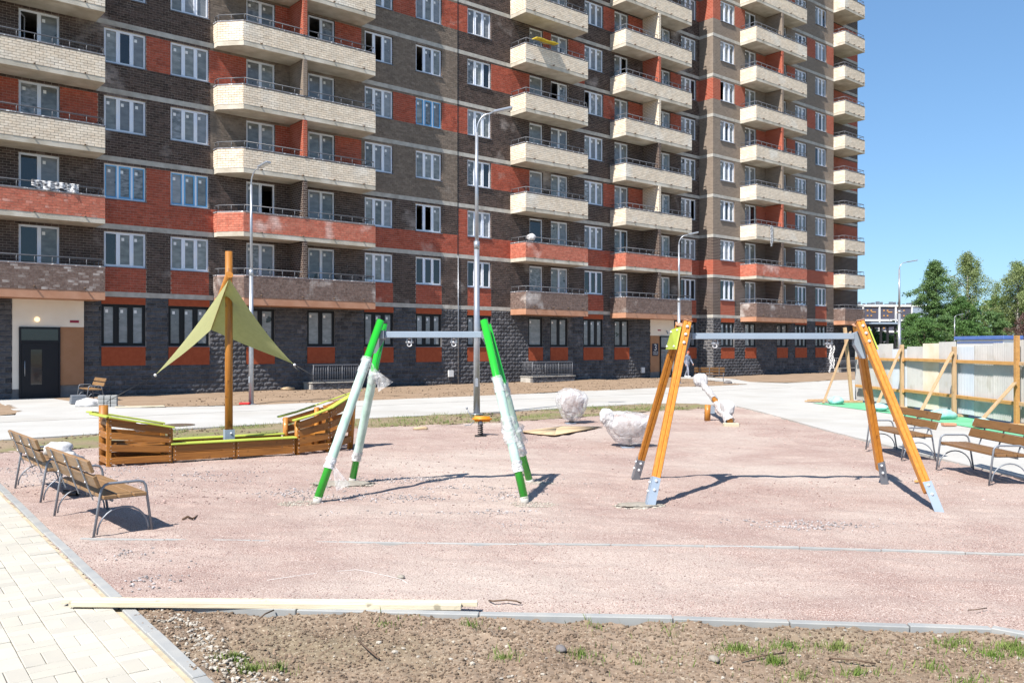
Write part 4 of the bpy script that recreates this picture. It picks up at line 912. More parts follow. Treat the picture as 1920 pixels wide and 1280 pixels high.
# grass tufts
def tufts(name, spots, n, h, hf, m='grass'):
    V = []; F = []; var = []
    for cx, cy, r, d in spots:
        for _ in range(int(n*d)):
            a = random.uniform(0, 2*PI); q = r*abs(random.gauss(0, .85)); x = cx+q*math.cos(a)*1.3; y = cy+q*math.sin(a)*0.8
            z = float(hf(np.array([x]), np.array([y]))[0]) if hf else 0.03
            hh = h*random.uniform(0.3, 1.35); w = hh*0.045+0.0009; b = random.uniform(0, PI); lx, ly = random.uniform(-.5, .5)*hh, random.uniform(-.5, .5)*hh
            i = len(V); V += [(x-w*math.cos(b), y-w*math.sin(b), z-.005), (x+w*math.cos(b), y+w*math.sin(b), z-.005), (x+w*.6*math.cos(b)+lx*.5, y+w*.6*math.sin(b)+ly*.5, z+hh*.6), (x+lx, y+ly, z+hh)]
            F.append((i, i+1, i+2, i+3)); var.append(random.random())
    return link(name, npmesh(name, np.array(V), np.array(F), m, np.array(var)), None, kind='stuff')
tufts('grass_tufts', [(-1.78, 5.55, .05, 1.2), (-1.62, 5.35, .055, 1.3), (-1.45, 5.36, .06, .4), (-0.05, 5.55, .06, .5), (.45, 5.6, .08, .6), (1.5, 5.7, .09, 1.2), (1.65, 5.45, .05, .9), (1.85, 5.75, .1, .8), (2.15, 5.72, .07, .9), (1.75, 5.2, .09, .5), (2.1, 5.3, .08, .5), (2.95, 5.75, .1, .9), (3.1, 5.55, .09, .8), (3.3, 5.7, .08, 1.3), (3.35, 5.6, .06, 1.3), (2.6, 5.35, .12, .5), (-0.9, 6.15, .12, .25), (0.6, 6.1, .15, .3), (1.1, 6.05, .12, .25), (2.7, 5.1, .1, .5), (-.3, 6.1, .1, .2), (.8, 5.5, .2, .3), (1.6, 5.6, .3, .5), (3.0, 5.6, .35, .6)], 230, 0.045, hd)
def vz(x, y): return 0.022+0.05*fbm(x, y, 0.9, 4)
vt = []
while len(vt) < 260:
    x = random.uniform(-11, 6.5); y = random.uniform(16, 31)
    if inpoly(np.array([x]), np.array([y]), VERGE)[0] and float(fbm(np.array([x]), np.array([y]), .45)[0]) > -0.02: vt.append((x, y, random.uniform(.1, .4), random.uniform(.3, 1)))
tufts('verge_grass', vt+[(-7.6, 17.6, .25, 2.5), (0.6, 24.6, .5, 3), (1.0, 24.9, .4, 2)], 38, 0.07, vz)
# twigs and roots
def twig(pts, r, label):
    return tag(MB().tube(pts, r, 6).build('twig', ['twig']), label, 'twig')
def gp(px, py, z=0.0): Y = 1620*(2-z)/(py-653); return ((px-960)/1620*Y, Y, z)
def poly3(l, z): return [gp(a, b, z+(0.02 if 0 < i < len(l)-1 else 0)) for i, (a, b) in enumerate(l)]
twig(poly3([(672, 1200), (690, 1216), (711, 1234)], 0.03), 0.006, 'straight dark twig lying on the dirt left of centre')
twig(poly3([(917, 1125), (925, 1126), (950, 1124), (968, 1126), (977, 1130)], 0.02), 0.007, 'crooked dark twig on the screenings beyond the end of the plank')
twig(poly3([(342, 973), (352, 968), (361, 972), (370, 966)], 0.02), [0.012, 0.016, 0.012, 0.008], 'knotted dark root on the screenings right of the near left bench')
twig(poly3([(1390, 1238), (1430, 1228), (1470, 1223)], 0.03), 0.006, 'thin brown twig crossing the grass tufts at lower right')
twig(poly3([(1555, 1233), (1600, 1236), (1642, 1243)], 0.03), 0.006, 'dark twig on the dirt below the pale stones at lower right')
twig(poly3([(485, 1160), (497, 1150), (513, 1143)], 0.05), 0.006, 'forked twig leaning on the kerb under the planks')
twig(poly3([(1815, 1143), (1830, 1142), (1850, 1139)], 0.02), 0.004, 'tiny twig on the pink screenings at right')
# planks
pk = MB().bar((-3.43, 6.60, 0.078), (-0.26, 6.545, 0.070), 0.06, 0.036, c=0.003); tag(pk.build('plank', ['rawx']), 'long pale timber lying along the front kerb, the one behind, its right end reaching further', 'plank', 'pale timbers on the kerb')
pk = MB().bar((-3.34, 6.535, 0.074), (-0.38, 6.48, 0.066), 0.06, 0.040, c=0.003); tag(pk.build('plank', ['rawx']), 'long pale timber lying along the front kerb, the nearer one with weathered face', 'plank', 'pale timbers on the kerb')
# string with two bits of wood
tag(MB().tube([gp(500, 1087, .02), gp(560, 1078, .03), gp(600, 1073, .02), gp(668, 1067, .03), gp(710, 1075, .02), gp(752, 1085, .03), gp(765, 1093, .02)], 0.0017, 5).build('string', ['white']), 'thin white string lying loose on the pink screenings', 'string')
stone(*gp(752, 1088)[:2], 0.04, 'small pale stone at the end of the white string', seed=9)
# cardboard, paper
cb = MB(); P4 = [gp(975, 809, .03), gp(1055, 799, .07), gp(1130, 800, .03), gp(1040, 816, .05), gp(1010, 814, .04)]
ctr = tuple(sum(p[i] for p in P4)/5+(0.05 if i == 2 else 0) for i in range(3)); 
for i in range(5):
    A, B = P4[i], P4[(i+1) % 5]; k = len(cb.v); cb.v += [A, B, ctr]; cb.f.append((k, k+1, k+2)); cb.m.append(0); cb.sm.append(True)
o = cb.build('cardboard_sheet', ['card']); so = o.modifiers.new('s', 'SOLIDIFY'); so.thickness = 0.012; tag(o, 'buckled flat cardboard sheet lying beside the wrapped spring toy', 'cardboard')
lump('paper_scrap', 'card', (0.22, 0.10, 0.06), 4, 2, 1.2, label='crumpled paper scrap on the screenings left of the orange spring rider', cat='paper', loc=gp(790, 803, .05), rz=.3)
# manhole cover
tag(MB().prism([(0.42*math.cos(i*PI/12), 0.42*math.sin(i*PI/12)) for i in range(24)], 0, 0.012).build('manhole_cover', ['clod']), 'rusty round manhole cover in the pavement behind the ship', 'manhole cover').location = gp(333, 797, .045)
tag(MB().tube([(0, 0, 0.04), (-0.24, 0.10, 0.04)], 0.034, 12, cap=False).build('pipe_offcut', ['black']), 'short black pipe offcut in the shade under the near left bench', 'pipe').location = gp(146, 930, 0.02)
# ================================================================== PLAYGROUND
def bench(label, loc, rz, group, wm='benchw'):
    t = thing('park_bench', label, 'bench', loc, rz, group); hx = 0.80
    for x in (-hx, hx):
        pts = [(x, .29, 0), (x, .22, .46), (x, .205, .52), (x, .175, .555), (x, .13, .568), (x, -.17, .568), (x, -.215, .555), (x, -.24, .52), (x, -.25, .46), (x, -.31, 0)]
        o = MB(); 
        for p, q in zip(pts, pts[1:]): o.bar(p, q, 0.038, 0.014, (0, 1, 0.01) if abs(p[2]-q[2]) > .1 else (0, 0, 1)) if False else None
        o.tube(pts, 0.0145, 8)
        o.build('leg_frame', ['frame'], t)
        arch = [(x, .262*math.cos(a)+(-.01), .04+.27*math.sin(a)) for a in [PI*i/14 for i in range(15)]]
        MB().tube(arch, 0.010, 6).build('brace', ['frame'], t)
        MB().bar((x*0.985, .22, .405), (x*0.985, -.245, .405), 0.03, 0.012).build('seat_support', ['frame'], t)
    MB().tube([(-hx, .10, .385), (hx, .10, .385)], 0.014, 8).build('tie_bar', ['frame'], t)
    sl = MB().bbox(-.87, .87, -.068, .068, -.019, .019, .006).mesh('seat_slat', [wm])
    for y in (-.165, -.012, .141): link('seat_slat', sl, t, (0, y, .432))
    p0, p1 = Vector((0, .20, .39)), Vector((0, .36, .82)); ax = (p1-p0).normalized(); ang = math.atan2(ax.y, ax.z)
    bs = MB().bar((0, .20, .37), (0, .365, .83), 0.028, 0.010, (0, 1, 0)).mesh('back_support', ['frame'])
    for x in (-.55, 0, .55):
        s = link('back_support', bs, t, (x, 0.024, 0)); b = MB()
        for k in (.42, .82): b.sph((0, *(p0+(p1-p0)*k).yz+Vector((0.012, 0))), .011, seg=8)
        b.build('bolt', ['bolt'], s, kind='stuff')
    bk = MB().bbox(-.87, .87, -.019, .019, -.068, .068, .006).mesh('back_slat', [wm])
    for k in (.50, .88):
        q = p0+(p1-p0)*k; s = link('back_slat', bk, t, (0, q.y-.006, q.z)); s.rotation_euler = (-ang, 0, 0)
    return t
GB = 'park benches round the playground'
b0 = bench('wooden park bench at left seen from behind, the nearest one, casting a dark shadow', (-4.70, 9.86, 0.0), R(131), GB)
dup(b0, (-6.38, 11.95, 0.0), R(130), 'wooden park bench at far left edge with white bags on its seat', GB)
b1 = bench('wooden park bench at right, standing behind the golden swing leg', (7.20, 16.05, 0.03), R(-91), GB, 'benchn')
dup(b1, (7.20, 13.25, 0.03), R(-91), 'wooden park bench at the right edge, nearest of those before the corrugated fence', GB)
b2 = dup(b0, (-15.9, 32.6, 0.05), R(-52), 'small distant bench beside the left entrance door with packages under it', GB)
dup(b1, (11.65, 51.0, 0.05), R(168), 'distant bench with its back to us near the entrance numbered 3', GB)
lump('white_sack', 'whitebag', (.22, .16, .13), 6, label='crumpled white sack lying on the far left bench', cat='sack', loc=(-6.42, 12.25, .56), rz=.5)
lump('white_sack', 'whitebag', (.14, .14, .07), 8, label='small flat white bag beside the sack on the far left bench', cat='bag', loc=(-6.12, 11.9, .52), rz=.2)
# building materials by the left entrance
pb = MB()
for i in range(4): pb.bbox(-.25+.01*i, .25, -.2, .2, .02+i*.075, .09+i*.075, .01)
o = pb.build('paver_stack', ['frame']); o.location = gp(146, 757, .045); o.rotation_euler = (0, 0, .6); tag(o, 'stack of dark grey slabs left of the distant bench by the door', 'slabs')
pb = MB()
for i in range(3):
    for j in range(3): pb.bbox(-.3+j*.2, -.12+j*.2, -.15, .15, .0+i*.13, .12+i*.13, .01)
o = pb.build('kerb_block_stack', ['kerb']); o.location = gp(203, 762, .045); o.rotation_euler = (0, 0, .3); tag(o, 'small stack of light grey blocks on the pavement behind the ship stern', 'blocks')
lump('wrapped_parts', 'whitebag', (.5, .35, .22), 11, label='heap of white wrapped parts under the distant bench', cat='packages', loc=gp(170, 757, .12), rz=.4)
o = MB().bbox(-.75, .75, -.05, .05, 0, .04, .005).build('loose_board', ['rawx']); o.location = gp(263, 763, .07); o.rotation_euler = (0, 0, .35); tag(o, 'loose pale board on the dirt strip behind the ship stern', 'board')
lump('rubble_heap', 'stoneg', (.35, .25, .16), 14, label='small heap of rubble beside the distant bench near entrance 3', cat='rubble', loc=gp(1365, 718, .08), rz=1)
lump('rag', 'card', (.35, .2, .10), 15, label='crumpled brown wrapping on the dirt left of the first cellar light wall', cat='rag', loc=gp(540, 728, .12), rz=.3)
o = MB().bbox(-.18, .18, -.1, .1, 0, .07, .02).build('red_cap', ['red_s']); o.location = gp(459, 758, .05); tag(o, 'red plastic piece lying at the foot of the left lamp post', 'plastic piece')
o = MB().bbox(-.12, .12, -.1, .1, 0, .09, .02).build('red_cap', ['red_s']); o.location = gp(1198, 700.5, .05); tag(o, 'red bit on the dirt just in front of the dark wall', 'plastic piece')

# ---- play ship
SH = thing('play_ship', 'wooden playground ship with amber slatted bow and stern and lime green rails', 'play ship', (-5.93, 15.07, 0), R(31))
def board(p0, p1, h, out, th=.035, name='board', m='shipw'):
    p0 = Vector(p0); p1 = Vector(p1); n = Vector(out).normalized()
    mb = MB(); mb.bar(p0, p1, th, h, (0, 0, 1), c=.005); o = mb.build(name, [m], SH)
    nl = MB()
    for q in (0.03, .97): 
        for dz in (-.3, .3): nl.sph(tuple(p0+(p1-p0)*q+n*(th/2)+Vector((0, 0, dz*h))), .006, seg=6)
    nl.build('screw', ['bolt'], o, kind='stuff')
    return o
Wd = 0.90
for sgn, b in ((1, 0.0), (-1, Wd)):
    f = lambda y: b+sgn*y
    no = (0, -sgn, 0)
    # midships
    for a0, a1 in ((0.02, 1.08), (1.10, 2.17)):
        board((a0, f(0), .105), (a1, f(0), .105), .13, no); board((a0, f(0), .245), (a1, f(0), .245), .13, no)
    MB().bbox(-.02, 2.20, min(f(-.06), f(.16)), max(f(-.06), f(.16)), .318, .348, .008).build('seat_rail', ['lime'], SH)
    # stern side and transom
    zl = [.10, .315, .53, .745]; zr = [.09, .25, .415, .56]
    for zl_, zr_ in zip(zl, zr): board((-1.0, f(.03), zl_), (-.01, f(-.015), zr_), .112, no)
    for zl_ in zl+[.80]: 
        board((-1.09, f(.40), zl_+.02), (-1.02, f(.06), zl_), .11, (-1, -sgn*.3, 0))
    ra = [(.03, f(-.05), .625), (-1.0, f(-.02), .845), (-1.25, f(.22), .90)]
    mb = MB()
    for p, q in zip(ra, ra[1:]): mb.bar(p, q, .13, .028, c=.006)
    mb.build('rail', ['lime'], SH)
    for a in (-.02, -1.0): MB().bbox(a-.04, a+.04, min(f(.02), f(.10)), max(f(.02), f(.10)), .0, .60 if a > -.5 else .80, .008).build('post', ['shipp'], SH)
    # bow
    z0 = [.10, .255, .405, .55]; z1 = [.13, .33, .53, .73]; z2 = [.20, .43, .66, .90]
    for i in range(4):
        board((2.22, f(-.02), z0[i]), (2.86, f(.05), z1[i]), .125, no); board((2.87, f(.055), z1[i]), (3.42, f(.40), z2[i]), .125, (.4, -sgn, 0))
    board((3.0, f(.13), .80), (3.46, f(.42), 1.02), .10, (.4, -sgn, 0))
    rb = [(2.12, f(-.05), .655), (2.5, f(-.04), .745), (2.86, f(0.0), .86), (3.2, f(.2), 1.0), (3.62, f(.43), 1.17)]
    mb = MB()
    for p, q in zip(rb, rb[1:]): mb.bar(p, q, .13, .028, c=.006)
    mb.build('rail', ['lime'], SH)
    for a, yy, h in ((2.24, .07, .65), (2.85, .12, .83)): MB().tube([(a, f(yy), -.02), (a, f(yy), h)], .05, 12).build('post', ['shipp'], SH)
    MB().bbox(1.04, 1.12, min(f(.02), f(.08)), max(f(.02), f(.08)), -.02, .31, .005).build('post', ['shipp'], SH)
MB().tube([(-1.04, Wd/2, 0), (-1.04, Wd/2, 1.02)], .075, 14).build('stern_post', ['shipp'], SH)
MB().tube([(3.42, Wd/2, 0), (3.50, Wd/2, 1.1)], .06, 14).build('bow_post', ['shipp'], SH)
MB().prism([(2.95, .2), (3.40, .42), (3.40, .48), (2.95, .70)], .84, .87).build('bow_deck', ['shipp'], SH)
MB().prism([(2.6, .1), (3.3, .42), (3.3, .5), (2.6, .8)], .34, .37).build('bow_seat', ['shipp'], SH)
MB().bbox(-.95, -.1, .08, .82, .29, .32, .006).build('stern_deck', ['shipw'], SH)
MX, MY = 1.08, .50
MB().tube([(MX, MY, 0), (MX, MY, 1.9), (MX, MY, 3.80)], [.072, .070, .066], 18).build('mast', ['shipp'], SH)
pl = MB().box(MX-.078, MX+.078, MY-.088, MY-.074, .16, .50).box(MX-.088, MX-.078, MY-.088, MY+.06, .16, .50).box(MX+.078, MX+.088, MY-.088, MY+.06, .16, .50).build('mast_shoe', ['steel'], SH)
bo = MB()
for z in (.28, .43): bo.sph((MX+.02, MY-.09, z), .02, seg=10)
bo.build('bolt', ['bolt'], pl, kind='stuff')
YN, YF = Vector((.98, .02, 3.33)), Vector((.98, 1.55, 2.44))
MB().tube([YN, YF], .068, 16).build('yard', ['shipp'], SH)
def sail(c, name, up):
    nx, nt = 14, 22; ym = (YN+YF)/2; V = []
    for i in range(nx+1):
        for j in range(nt+1):
            s = i/nx; t = j/nt; p = ym.lerp(Vector(c), t); off = (YN.lerp(YF, s)-ym)*((1-t)**1.22)*(1.0)
            V.append(tuple(p+off+Vector((0, 0, -.09*math.sin(PI*t)**1.0*(1-.3*t)-.075*(1-t)**3+.05*math.cos(PI*(s-.5))*math.sin(PI*t)))))
    F = [(i*(nt+1)+j, (i+1)*(nt+1)+j, (i+1)*(nt+1)+j+1, i*(nt+1)+j+1) for i in range(nx) for j in range(nt)]
    me = bpy.data.meshes.new(name); me.from_pydata(V, [], F); me.materials.append(M['sail']); me.polygons.foreach_set('use_smooth', [True]*len(F))
    o = link(name, me, SH); return o
C1, C2 = (-.18, .62, 1.52), (2.35, .60, 1.68)
sail(C1, 'sail', 1); sail(C2, 'sail', 1)
for c in (C1, C2):
    bm = bmesh.new(); bmesh.ops.create_uvsphere(bm, u_segments=10, v_segments=8, radius=.028); mb = MB(); mb.bm(bm, 0, Matrix.Translation(c), True); mb.build('ring', ['bolt'], SH)
MB().tube([C1, (-.98, .50, 1.08), (-.98, .5, .9)], .007, 6).build('rope', ['black'], SH)
MB().tube([C2, (3.35, .45, 1.08)], .006, 6).build('rope', ['black'], SH)
MB().tube([(2.32, .58, 1.66), (2.45, .5, 1.52)], .011, 6).build('rope_end', ['black'], SH)
lump('white_bag', 'whitebag', (.13, .08, .10), 21, label='white paper bag inside the ship stern showing between the slats', cat='bag', loc=SH.matrix_world @ Vector((0, 0, 0)) if False else (-6.52, 15.2, .62), rz=.2)

# ---- swings
def film(name, p0, p1, r, seed, parent, m='wrap', flare=0.4, seg=18, rings=9):
    p0 = Vector(p0); p1 = Vector(p1); t = (p1-p0).normalized(); a = t.orthogonal().normalized(); b = t.cross(a); V = []
    for k in range(rings):
        c = p0.lerp(p1, k/(rings-1))
        for j in range(seg):
            an = 2*PI*j/seg; q = r*(1+flare*abs(mnoise.noise(Vector((math.cos(an)*2+seed, math.sin(an)*2, k*.6))))*1.6+(flare*.5*math.sin(3*an+seed+k*.8)))
            V.append(tuple(c+(a*math.cos(an)+b*math.sin(an))*q))
    F = [(k*seg+j, k*seg+(j+1) % seg, (k+1)*seg+(j+1) % seg, (k+1)*seg+j) for k in range(rings-1) for j in range(seg)]
    me = bpy.data.meshes.new(name); me.from_pydata(V, [], F); me.materials.append(M[m]); me.polygons.foreach_set('use_smooth', [True]*len(F)); return link(name, me, parent)
def tail(p, d, w, seed, parent, m='wrap'):                              # loose flap of film
    p = Vector(p); d = Vector(d); s = d.cross(Vector((0, 1, 0.2))).normalized(); V = []; nx, nz = 7, 8
    for i in range(nx):
        for j in range(nz):
            t = j/(nz-1); V.append(tuple(p+d*t+s*w*(i/(nx-1)-.5)*(.3+.9*t)+Vector((0, .03*math.sin(i*1.7+seed+j*.5), 0))))
    F = [(i*nz+j, (i+1)*nz+j, (i+1)*nz+j+1, i*nz+j+1) for i in range(nx-1) for j in range(nz-1)]
    me = bpy.data.meshes.new('film_tail'); me.from_pydata(V, [], F); me.materials.append(M[m]); me.polygons.foreach_set('use_smooth', [True]*len(F)); return link('film_tail', me, parent)
S1 = thing('swing', 'bright green tubular swing frame with legs half wrapped in film, no seats yet', 'swing frame', (0, 0, 0))
LEGS = [((-2.54, 11.2, 0), (-1.82, 11.98, 2.385), .19, .775), ((-2.40, 12.96, 0), (-1.80, 12.14, 2.365), .16, .71), ((.173, 11.2, 0), (-.39, 11.98, 2.385), .17, .665), ((.27, 12.78, 0), (-.35, 12.14, 2.34), .20, .64)]
for i, (f, tp, t0, t1) in enumerate(LEGS):
    f = Vector(f); tp = Vector(tp); r = .054
    o = MB().tube([f.lerp(tp, .02), tp], r, 20).build('leg', ['green'], S1)
    MB().tube([f-Vector((0, 0, .03)), f.lerp(tp, .03)], r*1.03, 16).build('foot_sleeve', ['conc'], o)
    MB().tube([tp, tp+(tp-f).normalized()*.008], r*.98, 16).build('end_cap', ['black'], o)
    a, b = f.lerp(tp, t0), f.lerp(tp, t1)
    n = 26; pts = [a.lerp(b, k/n) for k in range(n+1)]; rs = [r+.007+.004*mnoise.noise(Vector((k*1.3, i*7, 0)))+.003*random.random() for k in range(n+1)]
    MB().tube(pts, rs, 20).build('wrapping', ['wrapg'], o)
    film('film_knot', f.lerp(tp, t1-.075), f.lerp(tp, t1+.012), r+.012, i*3.1, o, 'wrap', .2)
    film('film_knot', f.lerp(tp, t0-.012), f.lerp(tp, t0+.045), r+.010, i*5.1, o, 'wrapd', .2)
    if i == 3: film('film_knot', f.lerp(tp, t0+.06), f.lerp(tp, t0+.17), r+.03, 9.1, o, 'wrap', .6)
    if i == 2: film('film_knot', f.lerp(tp, t0+.14), f.lerp(tp, t0+.28), r+.02, 4.1, o, 'wrap', .45)
    if i == 0: tail(a+Vector((.05, -.02, .02)), (.14, 0, -.30), .16, 1, o); tail(b+Vector((.04, -.03, -.02)), (.10, 0, -.24), .10, 2, o)
    if i == 1: tail(b+Vector((.04, -.03, -.03)), (.13, 0, -.20), .22, 4, o)
MB().bbox(-1.77, -.42, 12.0, 12.10, 2.148, 2.235, .006).build('crossbeam', ['steel'], S1)
for x, s in ((-1.77, 1), (-.42, -1)):
    g = MB(); X = Matrix.Rotation(PI/2, 4, 'X')
    g.prism([(0, 2.235), (0, 2.13), (-.13*s, 1.93), (-.19*s, 1.93), (-.06*s, 2.25)] if s < 0 else [(0, 2.235), (-.06, 2.25), (-.19, 1.93), (-.13, 1.93), (0, 2.13)], -.006, .006, 0, Matrix.Translation((x, 12.05, 0)) @ X).build('gusset', ['frame' if s > 0 else 'galv'], S1)
    g = MB().bbox(x-.07 if s > 0 else x, x if s > 0 else x+.07, 11.95, 12.15, 2.13, 2.25, .005).build('bracket', ['frame'], S1)
def hanger(x, y, z, parent, rz=0):
    h = MB(); h.bar((x-.03, y, z), (x-.035, y, z-.075), .05, .008, (1, 0, 0)).bar((x+.03, y, z), (x+.035, y, z-.075), .05, .008, (1, 0, 0)).tube([(x-.055, y, z-.06), (x+.055, y, z-.06)], .016, 8).tube([(x-.03, y, z-.005), (x+.03, y, z-.005)], .02, 6)
    o = h.build('hanger', ['galv'], parent)
    MB().tube([(x+.03*math.cos(a), y, z-.095+.025*math.sin(a)) for a in [PI*k/5 for k in range(11)]], .008, 6).build('shackle', ['bolt'], o)
    return o
hanger(-1.43, 12.05, 2.148, S1); hanger(-.81, 12.05, 2.148, S1)
S2 = thing('swing', 'golden stained timber swing frame with steel feet and grey blue beam', 'swing frame', (0, 0, 0))
def timber(p0, p1, w, name, m, parent, grooved=True):
    p0 = Vector(p0); p1 = Vector(p1); mb = MB()
    if grooved:
        side = (p1-p0).cross(Vector((0, 1, 0))).normalized()             # groove on the faces towards and away from us
        for s in (-1, 1): mb.bar(p0+side*s*w*.255, p1+side*s*w*.255, w*.95, w*.495, side, c=.009)
    else: mb.bar(p0, p1, w, w, (0, 1, 0), c=.008)
    return mb.build(name, [m], parent)
L2 = [((1.755, 10.98, 0), (2.42, 11.93, 2.36)), ((1.90, 13.28, 0), (2.36, 12.16, 2.33)), ((5.22, 10.62, 0), (4.80, 11.93, 2.36)), ((5.50, 12.82, 0), (4.86, 12.16, 2.33))]
for i, (f, tp) in enumerate(L2):
    f = Vector(f); tp = Vector(tp); ax = (tp-f).normalized(); w = .105
    o = timber(f.lerp(tp, .09), tp, w, 'leg', 'swingw', S2)
    side = ax.cross(Vector((0, 1, 0))).normalized(); fr = side.cross(ax).normalized()
    if fr.y > 0: fr = -fr
    out = side if (side.x < 0) == (i < 2) else -side
    # steel shoe: angle iron on the front and outer faces
    sh = MB(); sh.bar(f-ax*.06+fr*(w/2+.006), f+ax*.37+fr*(w/2+.006), w+.0, .008, fr); sh.bar(f-ax*.06+out*(w/2+.006), f+ax*.37+out*(w/2+.006), .008, w, fr)
    s = sh.build('foot_shoe', ['steel' if i in (0, 2) else 'frame'], o)
    bo = MB()
    for q in (.18, .30): bo.sph(tuple(f+ax*(q+.02)+fr*(w/2+.014)), .020, (1, 1, 1), 12); bo.sph(tuple(f+ax*q+out*(w/2+.014)), .018, seg=10)
    bo.build('bolt', ['bolt'], s, kind='stuff')
    L = (tp-f).length; bo = MB()
    for q in (.09, .21, .335): bo.sph(tuple(f+ax*(L-q)+fr*(w/2+.006)), .022, seg=12)
    bo.build('bolt', ['bolt'], o, kind='stuff')
    MB().bar(tp+ax*.001, tp+ax*.012, w+.012, w+.012, fr, c=.003).build('end_cap', ['clad'], o)
for (f1, t1), (f2, t2), s in ((L2[0], L2[1], -1), (L2[2], L2[3], 1)):
    f1, t1, f2, t2 = map(Vector, (f1, t1, f2, t2)); off = Vector((s*.075, 0, 0))
    q = [f1.lerp(t1, .975)+off, f1.lerp(t1, .84)+off, f2.lerp(t2, .85)+off, f2.lerp(t2, .975)+off]
    mb = MB(); i = 0; c = sum(q, Vector())/4; q = [c+(p-c)*.97+Vector((0, (-.04 if p.y < c.y else .04), 0)) for p in q]
    mb.v = [tuple(p) for p in q]+[tuple(p+Vector((s*.02, 0, 0))) for p in q]; fc = [(0, 1, 2, 3), (7, 6, 5, 4), (0, 4, 5, 1), (1, 5, 6, 2), (2, 6, 7, 3), (3, 7, 4, 0)]; mb.f = fc; mb.m = [0]*6; mb.sm = [False]*6
    o = mb.build('side_plate', ['lime'], S2); bo = MB()
    for p in q: bo.sph(tuple(c+(p-c)*.72+Vector((s*.03, 0, 0))), .016, seg=10)
    bo.build('bolt', ['bolt'], o, kind='stuff')
MB().bbox(2.50, 4.76, 12.0, 12.10, 2.128, 2.212, .005).build('crossbeam', ['steel'], S2)
for x, s in ((2.50, 1), (4.76, -1)):
    g = MB(); X = Matrix.Rotation(PI/2, 4, 'X')
    pts = [(0, 2.212), (-.10*s, 2.25), (-.16*s, 1.86), (-.11*s, 1.86), (0, 2.05)] if s < 0 else [(0, 2.212), (-.10, 2.25), (-.16, 1.86), (-.11, 1.86), (-.03, 2.05)]
    g.prism(pts, -.05, .05, 0, Matrix.Translation((x, 12.05, 0)) @ X).build('bracket', ['steel' if s < 0 else 'frame'], S2)
hanger(2.83, 12.05, 2.128, S2); hanger(4.42, 12.05, 2.128, S2)
ch = thing('swing_chain', 'bundle of white coated chain hanging folded from the grey beam', 'chain', (4.44, 12.05, 2.04))
lk = bmesh.new()
lnk = MB().tube([(.011*math.cos(a), 0, .018*math.sin(a)) for a in [2*PI*k/10 for k in range(11)]], .0045, 6).mesh('chain_link', ['white'])
for strand, (x0, n) in enumerate(((0.0, 13), (.045, 11), (.02, 9))):
    for k in range(n):
        o = link('chain_link', lnk, ch, (x0+.012*math.sin(k*.9+strand), .01*strand, -.02-k*.028)); o.rotation_euler = (.2*math.sin(k), .3*math.sin(k*1.7), (k % 2)*PI/2+.4)
# white splashes of concrete at the feet
for i, (x, y, s, lb) in enumerate(((-2.75, 11.15, .22, 'pale concrete crumbs at the nearest left foot of the green swing'), (-2.5, 12.75, .42, 'pale concrete patch between the two left feet of the green swing'), (.27, 11.05, .26, 'pale crumbled concrete around the front right foot of the green swing'), (.36, 12.7, .22, 'pale crumbled concrete around the rear right foot of the green swing'), (1.62, 11.0, .27, 'pale concrete patch round the front left foot of the timber swing'))):
    n = 260; a = RNG.uniform(0, 2*PI, n); r = s*np.sqrt(RNG.random(n)); P = np.stack([x+r*np.cos(a)*1.25, y+r*np.sin(a)*.8, hg(x+r*np.cos(a), y+r*np.sin(a))+.004], 1)
    o = rocks('concrete_crumbs', P, RNG.uniform(.012, .035, n)*(1.6 if i in (1, 4) else 1), 'stonew', .5); tag(o, lb, 'concrete crumbs')
    if i in (1, 4): lump('spilt_concrete', 'stonew', (s*1.15, s*.62, .022), i+70, 4, .8, loc=(x, y, .012), parent=o, freq=2.2)
    if 0: MB().prism([(x+s*1.1*math.cos(q*PI/9)*(1+.15*math.sin(q*2.3)), y+s*.55*math.sin(q*PI/9)*(1+.2*math.sin(q*1.7))) for q in range(18)], -.02, .042 if i == 4 else .036).build('spilt_concrete', ['stonew'], o)

# ---- spring rider, wrapped toys, seesaw
rd = thing('spring_rider', 'orange spring rider seat on a black coil spring', 'spring rider', (-.72, 19.7, 0), R(3))
MB().tube([(.055*math.cos(t), .055*math.sin(t), .03+.23*t/(2*PI*5)) for t in [2*PI*5*k/80 for k in range(81)]], .013, 6).build('spring', ['black'], rd)
MB().bbox(-.13, .13, -.13, .13, -.01, .02, .006).build('base_plate', ['black'], rd)
st = MB(); bm = bmesh.new(); bmesh.ops.create_cube(bm, size=1); bmesh.ops.scale(bm, vec=(.44, .22, .12), verts=bm.verts)
for v in bm.verts:
    if v.co.x > 0: v.co.z -= .01; v.co.y *= .7
bmesh.ops.bevel(bm, geom=bm.edges[:], offset=.045, segments=3, affect='EDGES'); st.bm(bm, 0, Matrix.Translation((.04, 0, .40)), True); st.build('seat', ['orange'], rd)
MB().tube([(0, 0, .26), (0, 0, .35)], .06, 10).build('spring_head', ['frame'], rd)
MB().tube([(-.16, 0, .38), (-.22, 0, .46), (-.30, -.02, .62)], .010, 6).sph((-.31, -.02, .64), .025, seg=8).build('handlebar', ['frame'], rd)
MB().tube([(-.14, -.03, .34), (-.22, -.05, .27), (-.36, -.05, .25)], .012, 6).build('footrest', ['frame'], rd)
